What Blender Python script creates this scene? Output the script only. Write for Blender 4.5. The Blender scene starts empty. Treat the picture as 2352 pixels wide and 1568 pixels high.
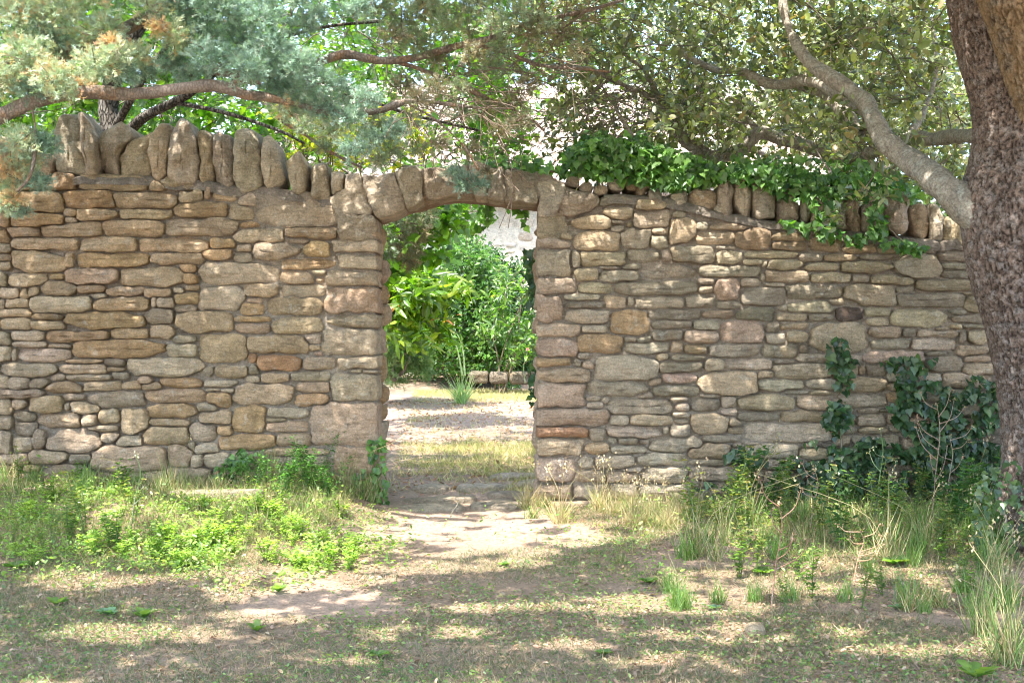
import bpy, math, random
import numpy as np

# ---------------------------------------------------------------- camera, sky, sun, exposure
random.seed(7); rng = np.random.default_rng(7)
SC = bpy.context.scene
COL = SC.collection
CAMZ = 1.0886; DIST = 8.0; FOC = 2800.0
cam = bpy.data.cameras.new('camera'); camo = bpy.data.objects.new('camera', cam); COL.objects.link(camo)
camo.location = (0, -DIST, CAMZ); camo.rotation_euler = (math.radians(90), 0, 0)
cam.sensor_width = 36; cam.lens = 36 * FOC / 2352; cam.clip_end = 500; cam.clip_start = 0.05
SC.camera = camo
SUN = np.array([-0.22, -0.42, 1.0]); SUN /= np.linalg.norm(SUN)
elev = math.asin(SUN[2]); az = math.atan2(SUN[0], SUN[1])      # az measured from +Y towards +X
W = bpy.data.worlds.new('World'); SC.world = W; W.use_nodes = True
nt = W.node_tree; bg = nt.nodes['Background']
sky = nt.nodes.new('ShaderNodeTexSky'); sky.sky_type = 'NISHITA'; sky.sun_disc = False
sky.sun_elevation = elev; sky.sun_rotation = az; sky.air_density = 1.0; sky.dust_density = 2.0; sky.ozone_density = 1.0
nt.links.new(sky.outputs[0], bg.inputs[0]); bg.inputs[1].default_value = 0.15
sl = bpy.data.lights.new('sun', 'SUN'); sl.energy = 2.4; sl.angle = math.radians(0.53); sl.color = (1.0, 0.93, 0.83)
so = bpy.data.objects.new('sun', sl); COL.objects.link(so)
from mathutils import Vector, Matrix
so.rotation_euler = Vector((SUN[0], SUN[1], SUN[2])).to_track_quat('Z', 'Y').to_euler(); so.location = (-3, -6, 14)
SC.cycles.pixel_filter_type = 'BLACKMAN_HARRIS'; SC.cycles.filter_width = 1.1
SC.view_settings.view_transform = 'Standard'; SC.view_settings.look = 'None'
SC.view_settings.gamma = 1; SC.view_settings.use_curve_mapping = False
SC.view_settings.exposure = 2.65

# ---------------------------------------------------------------- helpers
def at(px, py, y):                       # a point of the wall survey carried to depth y
    d = y + DIST
    return np.array([(px - 1176) / FOC * d, y, CAMZ - (py - 784) / FOC * d])
def atv(a):                              # rows px,py,y
    return np.array([at(*r[:3]) for r in a])
def toP(Q):
    d = Q[..., 1] + DIST
    return Q[..., 0] / d * FOC + 1176, 784 - (Q[..., 2] - CAMZ) / d * FOC

def _hash(ix, iy, iz, seed):
    h = (ix * 374761393 + iy * 668265263 + iz * 2147483647 + seed * 1274126177) & 0xffffffff
    h = ((h ^ (h >> 13)) * 1274126177) & 0xffffffff
    return ((h ^ (h >> 16)) & 0xffff) / 65535.0
def vnoise(P, scale, seed=0):            # value noise in [-1,1]
    P = np.asarray(P, float) * scale
    i = np.floor(P).astype(np.int64); f = P - i; f = f * f * (3 - 2 * f)
    r = 0
    for dx in (0, 1):
        for dy in (0, 1):
            for dz in (0, 1):
                w = (f[..., 0] if dx else 1 - f[..., 0]) * (f[..., 1] if dy else 1 - f[..., 1]) * (f[..., 2] if dz else 1 - f[..., 2])
                r = r + w * _hash(i[..., 0] + dx, i[..., 1] + dy, i[..., 2] + dz, seed)
    return r * 2 - 1
def fbm(P, scale, seed=0, o=3):
    r = 0; a = 1; t = 0
    for k in range(o):
        r = r + a * vnoise(P, scale * 2 ** k, seed + k); t += a; a *= .5
    return r / t
def norm(a): return a / np.maximum(np.linalg.norm(a, axis=-1, keepdims=True), 1e-9)

def mesh_np(name, V, F, col=None, mat=None, smooth=False):
    me = bpy.data.meshes.new(name)
    V = np.asarray(V, np.float32)
    groups = F if isinstance(F, list) else [F]
    groups = [np.asarray(g, np.int32) for g in groups if len(g)]
    nl = sum(g.size for g in groups); nf = sum(len(g) for g in groups)
    me.vertices.add(len(V)); me.vertices.foreach_set('co', V.ravel())
    me.loops.add(nl); me.polygons.add(nf)
    me.loops.foreach_set('vertex_index', np.concatenate([g.ravel() for g in groups]))
    starts = []; tot = []; s = 0
    for g in groups:
        starts.append(s + np.arange(len(g)) * g.shape[1]); tot.append(np.full(len(g), g.shape[1])); s += g.size
    me.polygons.foreach_set('loop_start', np.concatenate(starts).astype(np.int32))
    me.polygons.foreach_set('loop_total', np.concatenate(tot).astype(np.int32))
    if smooth: me.polygons.foreach_set('use_smooth', np.ones(nf, bool))
    me.update(calc_edges=True)
    if col is not None:
        col = np.asarray(col, np.float32)
        if col.ndim == 1: col = np.tile(col, (len(V), 1))
        c = np.ones((len(V), 4), np.float32); c[:, :3] = col
        a = me.color_attributes.new('tint', 'FLOAT_COLOR', 'POINT'); a.data.foreach_set('color', c.ravel())
    if mat: me.materials.append(mat)
    return me
def link(name, me, parent=None, loc=None):
    o = bpy.data.objects.new(name, me); COL.objects.link(o)
    if loc is not None: o.location = loc
    if parent: o.parent = parent
    return o
def tag(o, label=None, cat=None, group=None, kind=None):
    if label: o['label'] = label
    if cat: o['category'] = cat
    if group: o['group'] = group
    if kind: o['kind'] = kind
    return o
def thing(name, label, cat, group=None, loc=(0, 0, 0)):
    o = link(name, None); o.location = loc
    return tag(o, label, cat, group)

class MB:
    def __init__(s): s.V = []; s.F = {}; s.C = []; s.n = 0
    def add(s, V, F, col):
        V = np.asarray(V, float)
        for g in (F if isinstance(F, list) else [F]):
            g = np.asarray(g)
            if len(g): s.F.setdefault(g.shape[1], []).append(g + s.n)
        s.V.append(V); col = np.asarray(col, float)
        s.C.append(np.tile(col, (len(V), 1)) if col.ndim == 1 else col); s.n += len(V)
    def build(s, name, mat, parent=None, smooth=False, loc=None):
        V = np.concatenate(s.V)
        if loc is not None: V = V - np.asarray(loc)
        me = mesh_np(name, V, [np.concatenate(g) for g in s.F.values()], np.concatenate(s.C), mat, smooth)
        return link(name, me, parent, loc)

def cr(pts, n):                          # Catmull-Rom resample of rows (any columns)
    P = np.asarray(pts, float); m = len(P)
    if m == 2: return P[0] + (P[1] - P[0]) * np.linspace(0, 1, n)[:, None]
    E = np.vstack([2 * P[0] - P[1], P, 2 * P[-1] - P[-2]])
    t = np.linspace(0, m - 1 - 1e-6, n); i = t.astype(int); f = (t - i)[:, None]
    a, b, c, d = E[i], E[i + 1], E[i + 2], E[i + 3]
    return .5 * (2 * b + (c - a) * f + (2 * a - 5 * b + 4 * c - d) * f ** 2 + (3 * b - a - 3 * c + d) * f ** 3)
def tube(P, R, n=6, cap=True):
    P = np.asarray(P, float); R = np.broadcast_to(np.asarray(R, float), (len(P),))
    T = norm(np.gradient(P, axis=0)); up = np.array([0, 0, 1.]) if abs(T[0][2]) < .9 else np.array([1., 0, 0])
    u = norm(np.cross(T[0], up)); V = []; a = np.arange(n) * 2 * np.pi / n
    for k in range(len(P)):
        u = norm(u - T[k] * np.dot(u, T[k])); v = np.cross(T[k], u)
        V.append(P[k] + R[k] * (np.cos(a)[:, None] * u + np.sin(a)[:, None] * v))
    V = np.concatenate(V); m = len(P)
    k = np.repeat(np.arange(m - 1), n) * n; j = np.tile(np.arange(n), m - 1); j2 = (j + 1) % n
    F = np.stack([k + j, k + j2, k + n + j2, k + n + j], 1)
    if cap and n > 2:
        V = np.vstack([V, P[-1:] + T[-1:] * R[-1] * .5]); e = len(V) - 1; b = (m - 1) * n
        return V, [F, np.stack([b + np.arange(n), b + (np.arange(n) + 1) % n, np.full(n, e)], 1)]
    return V, [F]

def rots(nrm, spin=None, heading=None):  # frames (n,3,3): columns = leaf x, leaf y(length), normal
    nrm = norm(nrm); n = len(nrm)
    h = rng.normal(size=(n, 3)) if heading is None else heading
    y = norm(h - nrm * (h * nrm).sum(1, keepdims=True)); x = np.cross(y, nrm)
    return np.stack([x, y, nrm], 2)
def scatter(T, pos, R, size, col, mb):
    TV, TF = T; n = len(pos); k = len(TV)
    size = np.broadcast_to(np.asarray(size, float), (n,)) if np.ndim(size) < 2 else size
    L = TV[None] * (size[:, None, None] if size.ndim == 1 else size[:, None, :])
    V = np.einsum('nij,nkj->nki', R, L) + pos[:, None]
    F = (TF[None] + (np.arange(n) * k)[:, None, None]).reshape(-1, TF.shape[1])
    col = np.asarray(col, float)
    if col.ndim == 1: col = np.tile(col, (n, 1))
    mb.add(V.reshape(-1, 3), F, np.repeat(col, k, 0))
def jit(c, n, v=.15, hue=.05):
    c = np.asarray(c, float); c = np.tile(c, (n, 1)) if c.ndim == 1 else c.copy()
    c *= np.exp(rng.normal(size=(n, 1)) * v); c *= np.exp(rng.normal(size=(n, 3)) * hue)
    return np.clip(c, 0.004, .9)
def pick(cols, n, w=None):
    cols = np.array(cols, float); i = rng.choice(len(cols), n, p=None if w is None else np.array(w) / sum(w)); return cols[i]

# leaf templates: unit length along +y starting at the stem, normal +z
def fan(pts, fold=.12, droop=.15):
    P = np.array([[0, 0, 0]] + [[x, y, abs(x) * fold * 2 - droop * y * y] for x, y in pts], float)
    n = len(pts); c = np.array([[0, .45, -droop * .2]]); P = np.vstack([P, c]); k = len(P) - 1
    idx = list(range(0, k)); F = [[idx[i], idx[(i + 1) % k], k] for i in range(k)]
    return P, np.array(F)
def mirror(half): return half + [(-x, y) for x, y in reversed(half) if x > 0]
T_DIAM = (np.array([[0, 0, 0], [.28, .45, .05], [0, 1, -.1], [-.28, .45, .05]], float), np.array([[0, 1, 2], [0, 2, 3]]))
T_OVAL = (np.array([[0, 0, 0], [.24, .25, .06], [.24, .68, .03], [0, 1, -.14], [-.24, .68, .03], [-.24, .25, .06]], float), np.array([[0, 1, 2], [0, 2, 3], [0, 3, 4], [0, 4, 5]]))
T_IVY = fan(mirror([(.18, -.12), (.5, .05), (.42, .38), (.22, .55), (0, 1)]), .1, .12)
T_OAK = fan(mirror([(.1, .18), (.22, .28), (.15, .42), (.32, .55), (.2, .66), (.27, .82), (0, 1)]), .1, .2)
T_LONG = fan(mirror([(.1, .2), (.15, .5), (.1, .8), (0, 1)]), .2, .3)
T_BLADE2 = (np.array([[-.5, 0, 0], [.5, 0, 0], [.35, .55, .11], [0, 1, .22]], float), np.array([[0, 1, 2], [0, 2, 3]]))
T_BLADE = (np.array([[-.5, 0, 0], [.5, 0, 0], [.36, .5, .04], [-.36, .5, .04], [0, 1, .2]], float), np.array([[0, 1, 2], [0, 2, 3], [3, 2, 4]]))

# ---------------------------------------------------------------- materials
def newmat(name):
    m = bpy.data.materials.new(name); m.use_nodes = True; t = m.node_tree
    for n in list(t.nodes): t.nodes.remove(n)
    out = t.nodes.new('ShaderNodeOutputMaterial'); return m, t, out
class NT:
    def __init__(s, t): s.t = t
    def n(s, k, **kw):
        o = s.t.nodes.new(k)
        for a, v in kw.items():
            if a.startswith('i_'): o.inputs[a[2:].replace('_', ' ')].default_value = v
            else: setattr(o, a, v)
        return o
    def l(s, a, b): s.t.links.new(a, b)
    def tint(s): return s.n('ShaderNodeAttribute', attribute_name='tint').outputs['Color']
    def pos(s): return s.n('ShaderNodeNewGeometry').outputs['Position']
    def noise(s, scale, detail=4, rough=.6, vec=None):
        o = s.n('ShaderNodeTexNoise', i_Scale=scale, i_Detail=detail, i_Roughness=rough); s.l(vec or s.pos(), o.inputs['Vector']); return o.outputs['Fac']
    def ramp(s, fac, stops):
        o = s.n('ShaderNodeValToRGB'); e = o.color_ramp.elements
        while len(e) < len(stops): e.new(.5)
        for k, (p, c) in enumerate(stops): e[k].position = p; e[k].color = (*c, 1) if len(c) == 3 else c
        s.l(fac, o.inputs[0]); return o.outputs[0]
    def mix(s, a, b, fac, mode='MIX'):
        o = s.n('ShaderNodeMix', data_type='RGBA', blend_type=mode)
        for v, i in ((fac, 0), (a, 6), (b, 7)):
            if hasattr(v, 'is_linked'): s.l(v, o.inputs[i])
            elif i == 0: o.inputs[0].default_value = v
            else: o.inputs[i].default_value = (*v, 1)
        return o.outputs[2]
    def bump(s, h, strength, dist, nrm=None):
        o = s.n('ShaderNodeBump', i_Strength=strength, i_Distance=dist); s.l(h, o.inputs['Height'])
        if nrm: s.l(nrm, o.inputs['Normal'])
        return o.outputs[0]
    def bsdf(s, out, col, nrm=None, rough=.9, spec=.2):
        b = s.n('ShaderNodeBsdfPrincipled', i_Roughness=rough); b.inputs['Specular IOR Level'].default_value = spec
        s.l(col, b.inputs['Base Color'])
        if nrm: s.l(nrm, b.inputs['Normal'])
        s.l(b.outputs[0], out.inputs[0]); return b
G3 = lambda v: (v, v, v)
def stone_mat(name, lichen=.5, bump=.9, orange=.3):
    m, t, out = newmat(name); N = NT(t)
    c = N.mix(N.tint(), N.ramp(N.noise(9, 5, .65), [(.25, G3(.66)), (.75, G3(1.3))]), 1, 'MULTIPLY')
    c = N.mix(c, (.62, .34, .13), N.ramp(N.noise(5.3, 4, .6), [(.55, G3(0)), (.72, G3(orange))]))          # iron staining
    c = N.mix(c, (.66, .62, .54), N.ramp(N.noise(17, 5, .7), [(.57, G3(0)), (.64, G3(.4))]))               # pale crust
    c = N.mix(c, (.1, .093, .075), N.ramp(N.noise(13, 6, .75), [(.56, G3(0)), (.66, G3(lichen))]))          # dark lichen
    c = N.mix(c, N.ramp(N.noise(90, 3, .7), [(.3, G3(.72)), (.7, G3(1.2))]), 1, 'MULTIPLY')
    mp = N.n('ShaderNodeMapping'); mp.inputs['Scale'].default_value = (1, 1, 4.5); mp.inputs['Rotation'].default_value = (0, .06, 0); N.l(N.pos(), mp.inputs['Vector'])
    bed = N.noise(15, 6, .72, mp.outputs[0])                          # sedimentary bedding
    c = N.mix(c, N.ramp(bed, [(.32, G3(.7)), (.5, G3(1)), (.68, G3(1.18))]), .8, 'MULTIPLY')
    vo = N.n('ShaderNodeTexVoronoi', i_Scale=34.0); N.l(N.pos(), vo.inputs['Vector'])
    nb = N.bump(N.noise(19, 7, .74), bump, .05)
    nb = N.bump(bed, bump * .8, .022, nb)
    nb = N.bump(vo.outputs['Distance'], bump * .35, .012, nb)
    nb = N.bump(N.noise(140, 3, .7), bump * .7, .004, nb)
    N.bsdf(out, c, nb, .95, .12); return m
def leaf_mat(name, trans=.4, tc=(1.5, 1.7, .55), gloss=.035, rough=.4):
    m, t, out = newmat(name); N = NT(t)
    c = N.tint(); c = N.mix(c, N.ramp(N.noise(30, 2, .5), [(.3, G3(.8)), (.7, G3(1.2))]), 1, 'MULTIPLY')
    d = N.n('ShaderNodeBsdfDiffuse'); N.l(c, d.inputs[0])
    tr = N.n('ShaderNodeBsdfTranslucent'); N.l(N.mix(c, tc, 1, 'MULTIPLY'), tr.inputs[0])
    a = N.n('ShaderNodeMixShader', i_Fac=trans); N.l(d.outputs[0], a.inputs[1]); N.l(tr.outputs[0], a.inputs[2])
    g = N.n('ShaderNodeBsdfGlossy', i_Roughness=rough); g.inputs[0].default_value = (.9, .95, 1, 1)
    b = N.n('ShaderNodeMixShader', i_Fac=gloss); N.l(a.outputs[0], b.inputs[1]); N.l(g.outputs[0], b.inputs[2])
    N.l(b.outputs[0], out.inputs[0]); return m
def bark_mat(name, sx=34, sz=13, crack=.25, lichen=(.42, .44, .4), lam=.4, depth=.02, orange=0.):
    m, t, out = newmat(name); N = NT(t)
    mp = N.n('ShaderNodeMapping'); mp.inputs['Scale'].default_value = (sx, sx, sz); N.l(N.pos(), mp.inputs['Vector'])
    wob = N.n('ShaderNodeTexNoise', i_Scale=1.3, i_Detail=3.0); N.l(mp.outputs[0], wob.inputs['Vector'])
    ad = N.n('ShaderNodeVectorMath', operation='ADD'); N.l(mp.outputs[0], ad.inputs[0]); N.l(wob.outputs['Color'], ad.inputs[1])
    vo = N.n('ShaderNodeTexVoronoi', feature='DISTANCE_TO_EDGE', i_Scale=1.0); N.l(ad.outputs[0], vo.inputs['Vector'])
    ed = N.ramp(vo.outputs['Distance'], [(0, G3(crack)), (.16, G3(1))])
    c = N.mix(N.tint(), N.ramp(N.noise(7, 5, .7), [(.3, G3(.7)), (.7, G3(1.35))]), 1, 'MULTIPLY')
    c = N.mix(c, lichen, N.ramp(N.noise(11, 5, .7), [(.5, G3(0)), (.62, G3(lam))]))
    if orange: c = N.mix(c, (.5, .26, .07), N.ramp(N.noise(6, 4, .6), [(.4, G3(0)), (.55, G3(orange))]))
    c = N.mix(c, ed, 1, 'MULTIPLY')
    nb = N.bump(ed, .8, depth); nb = N.bump(N.noise(80, 4, .7), .6, .006, nb)
    N.bsdf(out, c, nb, .95, .1); return m
M = {}
M['stone'] = stone_mat('wall_stone', .3, 1.1, .18)
M['cope'] = stone_mat('coping_stone', .45, 1.0, .18)
M['arch'] = stone_mat('arch_stone', .5, 1.3, .1)
M['housestone'] = stone_mat('house_stone', .1, .5, .25)
M['mortar'] = stone_mat('mortar', .25, 1.4, .12)
M['soffit'] = stone_mat('soffit_rendering', .1, 1.2, .2)
M['leaf'] = leaf_mat('leaf_soft', .45)
M['leafb'] = leaf_mat('leaf_backlit', .6, (1.6, 2.0, .4))
M['leafg'] = leaf_mat('leaf_glossy', .38, (1.5, 1.8, .4), .045, .42)
M['holm'] = leaf_mat('holm_oak_leaf', .36, (1.5, 1.6, .5), .08, .42)
M['needle'] = leaf_mat('juniper_scale', .25, (1.2, 1.3, .8), .03, .5)
M['dry'] = leaf_mat('dry_plant', .3, (1.2, 1.0, .7), .02, .5)
M['bark'] = bark_mat('oak_bark', 38, 15, .22, (.36, .34, .31), .55, .02)
M['barkorange'] = bark_mat('orange_lichen_bark', 38, 15, .2, (.36, .34, .3), .2, .02, .9)
M['barkgrey'] = bark_mat('lichened_branch_bark', 70, 50, .5, (.44, .46, .42), .9, .008, .12)
M['barkjun'] = bark_mat('juniper_bark', 60, 30, .6, (.48, .24, .10), .4, .008)
M['twig'] = bark_mat('twig_bark', 90, 60, .7, (.38, .36, .32), .5, .004)
# ---------------------------------------------------------------- terrain
def sstep(a, b, x): t = np.clip((x - a) / (b - a), 0, 1); return t * t * (3 - 2 * t)
def H(x, y):
    x = np.asarray(x, float); y = np.asarray(y, float)
    z = .03 + .14 * sstep(-.6, -1.4, x) * np.exp(-(np.minimum(y, 0) / 1.3) ** 2) * (y < .3)
    z = z - .06 * sstep(-.4, -4, y)
    z = z + .03 * np.exp(-((x - 3.2) ** 2 + (y + 1.8) ** 2) / .5) * 3
    z = z - .035 * np.exp(-((x + .33) / .55) ** 2) * np.exp(-(y / 1.2) ** 2)
    z = z + np.clip(y, 0, 14) * .036
    P = np.stack([x, y, 0 * x], -1)
    return z + .022 * fbm(P, 1.3, 5, 3) + .007 * fbm(P, 9, 9, 2)
def ground_strip():
    m, t, out = newmat('dry_earth'); N = NT(t)
    big = N.noise(1.7, 5, .65); c = N.ramp(big, [(.3, (.27, .2, .15)), (.5, (.38, .285, .215)), (.68, (.46, .36, .28))])
    c = N.mix(c, (.2, .2, .09), N.ramp(N.noise(3.1, 5, .7), [(.5, G3(0)), (.66, G3(.6))]))
    c = N.mix(c, N.tint(), .55)
    c = N.mix(c, N.ramp(N.noise(60, 5, .8), [(.3, G3(.55)), (.7, G3(1.3))]), 1, 'MULTIPLY')
    nb = N.bump(N.noise(22, 6, .7), .9, .03); nb = N.bump(N.noise(150, 4, .7), .8, .006, nb)
    N.bsdf(out, c, nb, .97, .08)
    xs = np.concatenate([np.linspace(-120, -14, 12), np.linspace(-13, -4.6, 24), np.linspace(-4.5, 4.5, 210), np.linspace(4.6, 13, 24), np.linspace(14, 120, 12)])
    ys = np.concatenate([np.linspace(-60, -9, 10), np.linspace(-8, -4.6, 12), np.linspace(-4.5, 1.5, 160), np.linspace(1.6, 16, 90), np.linspace(18, 200, 12)])
    X, Y = np.meshgrid(xs, ys); Z = H(X, Y)
    V = np.stack([X, Y, Z], -1).reshape(-1, 3); nx = len(xs)
    i, j = np.meshgrid(np.arange(len(ys) - 1), np.arange(nx - 1), indexing='ij'); a = (i * nx + j).ravel()
    F = np.stack([a, a + 1, a + nx + 1, a + nx], 1)
    P = V * [1, 1, 0]
    # bare trodden earth of the path against duller litter
    path = bare(V[:, 0], V[:, 1])[:, None]
    c = np.array([.33, .245, .175]) * (1 - path) + np.array([.55, .40, .315]) * path * (1 - .25 * (V[:, 1:2] > 1))
    c = c * (1 + .2 * fbm(P, 2.2, 31, 3)[:, None])
    me = mesh_np('ground', V, F, c, m, True); o = link('ground', me); tag(o, kind='structure'); return o
def bare(x, y):
    P = np.stack([x, y, 0 * x], -1); w = .25 * fbm(P, 1.6, 21, 3)
    d = np.abs(x + .33 + .12 * np.minimum(y, 0) ) - (.42 + .28 * sstep(0, -1.3, y)) + w * .8
    b = sstep(.15, -.15, d) * sstep(-2.2, -1.0, y)
    b2 = sstep(.28, .5, fbm(P, 1.1, 41, 3) + .0) * .8
    g = sstep(2.6, 3.6, y + w * 2)
    b3 = sstep(-.5, .3, -np.abs(y - 6.0) + 2.3 + w * 3)
    return np.clip(np.where(y < .5, np.maximum(b, b2), np.maximum(b3, b * (y < 1.2))), 0, 1)
ground_strip()

# ---------------------------------------------------------------- the stone wall
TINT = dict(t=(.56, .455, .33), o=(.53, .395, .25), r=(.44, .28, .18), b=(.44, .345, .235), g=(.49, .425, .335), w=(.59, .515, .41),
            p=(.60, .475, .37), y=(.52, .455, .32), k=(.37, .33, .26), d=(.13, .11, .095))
def parse(s, sc, ox, oy):
    out = []
    for ln in s.split(';'):
        q = ln.split()
        if len(q) < 4: continue
        x0, y0, x1, y1 = [float(v) for v in q[:4]]
        f = .91875
        out.append([(x0 / sc + ox) * f, (y0 / sc + oy) * f, (x1 / sc + ox) * f, (y1 / sc + oy) * f, q[4] if len(q) > 4 else 't'])
    return out
SA = """230 68 355 148 b;353 78 690 142 t;30 150 293 248 b;297 140 530 225 o;535 150 830 225 t;520 135 570 165 g;750 68 840 120 g;690 110 760 148 t;
830 148 930 200 g;805 200 1052 265 b;1058 212 1165 282 g;0 245 60 310 b;50 248 300 310 o;297 228 370 262 t;350 228 550 275 t;555 225 805 275 t;
45 308 190 355 t;300 262 355 292 g;185 293 475 355 t;470 272 500 303 t;478 280 750 358 t;770 272 1105 350 g;1105 285 1215 318 o;
0 318 45 385 b;0 385 60 432 g;55 357 370 415 t;370 352 637 428 t;645 358 972 425 t;1000 338 1075 362 g;972 365 1090 412 o;935 412 1078 452 o;
1090 390 1165 425 w;1078 430 1170 475 w;0 435 60 465 g;0 467 55 500 g;62 420 300 515 t;300 430 345 495 t;343 422 690 495 o;693 430 940 485 t;55 505 105 530 g;
35 525 225 583 t;228 525 305 555 o;305 498 552 578 p;553 498 845 583 t;830 478 905 515 o;0 530 35 585 k;0 588 92 635 w;92 590 135 635 t;135 583 175 628 t;
195 555 360 625 t;360 570 490 612 b;495 584 668 622 t;668 595 800 632 t;800 585 855 620 g;855 578 920 607 t;25 640 135 680 t;0 650 22 690 w;140 627 430 705 g;
430 615 490 636 g;435 637 700 695 b;728 638 805 682 g;702 635 726 680 g;808 610 918 665 o;808 667 900 700 g;390 675 430 700 w;0 688 150 725 t;155 708 300 740 b;
15 727 155 785 t;155 743 305 780 t;307 699 665 780 o;672 682 805 752 g;668 740 700 765 g;0 760 45 795 w;48 787 205 833 w;225 787 510 843 b;512 770 685 828 b;685 764 810 822 t;
812 702 1070 795 t;0 797 58 855 k;60 835 225 863 w;228 845 330 868 g;332 822 770 913 o;795 810 910 845 k;772 848 910 915 g;0 857 60 925 w;62 868 82 920 g;84 868 325 933 w;
265 915 475 937 b;283 940 495 985 t;495 917 590 948 k;497 952 580 975 b;587 905 935 998 w;915 797 1140 933 t;10 922 80 948 g;15 937 265 998 g;232 982 308 1012 w;310 985 520 1016 g;
520 972 610 1002 k;613 978 652 1003 o;652 987 697 1026 p;0 992 45 1050 w;47 1002 140 1055 g;145 1012 233 1050 k;212 1028 393 1075 b;378 1022 560 1068 t;565 1028 655 1055 t;
657 1030 748 1060 t;750 1002 935 1050 o;0 1057 215 1098 g;297 1075 395 1113 g;410 1064 680 1140 g;672 1052 950 1116 t;130 1082 293 1158 t;0 1102 60 1170 g;62 1102 128 1135 g;
90 1137 175 1163 k;62 1167 165 1203 k;177 1152 225 1190 g;297 1120 388 1185 k;337 1112 460 1163 t;677 1120 900 1188 o;182 1167 378 1235 t;380 1170 450 1230 g;457 1142 553 1215 t;
557 1142 688 1256 t;62 1207 178 1268 k;0 1177 58 1240 g;57 1272 158 1345 g;162 1238 218 1330 g;0 1243 55 1352 g;220 1238 463 1350 w;407 1222 550 1253 g;467 1257 555 1292 g;
682 1190 875 1225 t;660 1232 870 1308 t;877 1215 1003 1293 g;872 1118 915 1138 g;545 1278 657 1320 g;440 1297 540 1338 g;137 1332 318 1398 g;330 1353 440 1398 k;0 1355 133 1398 g;
195 1402 440 1475 k;420 1320 768 1430 p;757 1307 820 1348 g;777 1320 888 1412 p;540 1432 770 1475 t;775 1415 968 1475 g;890 1358 940 1410 g;905 1305 1015 1352 w;867 1297 903 1335 g"""
SB = """272 192 618 312 g;157 315 388 385 g;390 312 632 363 t;175 388 242 428 w;245 380 465 460 g;365 347 405 372 g;408 362 505 392 g;477 387 605 446 o;607 368 815 426 g;
0 472 373 573 g;377 457 638 506 o;640 430 815 502 w;377 512 530 576 t;508 505 585 533 g;372 575 578 633 w;585 512 818 578 w;0 583 200 690 w;202 562 370 630 t;
222 634 290 663 p;200 664 300 718 o;302 630 560 718 t;582 587 818 700 p;590 690 690 714 p;562 655 635 683 w;165 717 330 747 o;167 752 320 803 p;347 720 565 800 y;575 716 817 778 g;
137 737 163 795 g;232 807 500 893 t;475 797 565 843 g;565 780 815 895 g;212 810 250 850 t;220 895 268 923 r;270 897 465 976 r;480 907 622 963 g;635 907 820 963 g;617 899 680 913 g;
532 880 570 903 p;622 950 700 980 t;700 964 750 980 g;752 967 800 985 w;65 950 225 1006 t;15 962 60 985 w;10 987 110 1012 w;18 1014 188 1046 w;210 992 280 1022 g;227 952 280 990 k;
282 982 415 1028 t;420 977 608 1016 g;448 1024 598 1070 p;605 984 820 1110 g;160 1027 438 1123 p;432 1074 595 1136 o;40 1067 140 1130 o;20 1050 95 1066 g;97 1052 165 1070 g;
0 1118 75 1153 w;150 1125 185 1150 w;510 1117 820 1310 p;10 1157 152 1215 t;154 1137 303 1248 o;314 1142 503 1183 w;305 1207 510 1252 p;360 1254 525 1316 t;307 1186 395 1203 g;
78 1220 152 1262 o;78 1266 350 1333 o;525 1292 560 1318 g;297 1324 606 1358 t;602 1324 820 1443 p;147 1340 288 1425 g;20 1342 135 1420 w;292 1362 598 1408 g;95 1432 240 1465 t;
245 1440 400 1490 g;402 1415 598 1500 p;640 1452 815 1520 g"""
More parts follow.
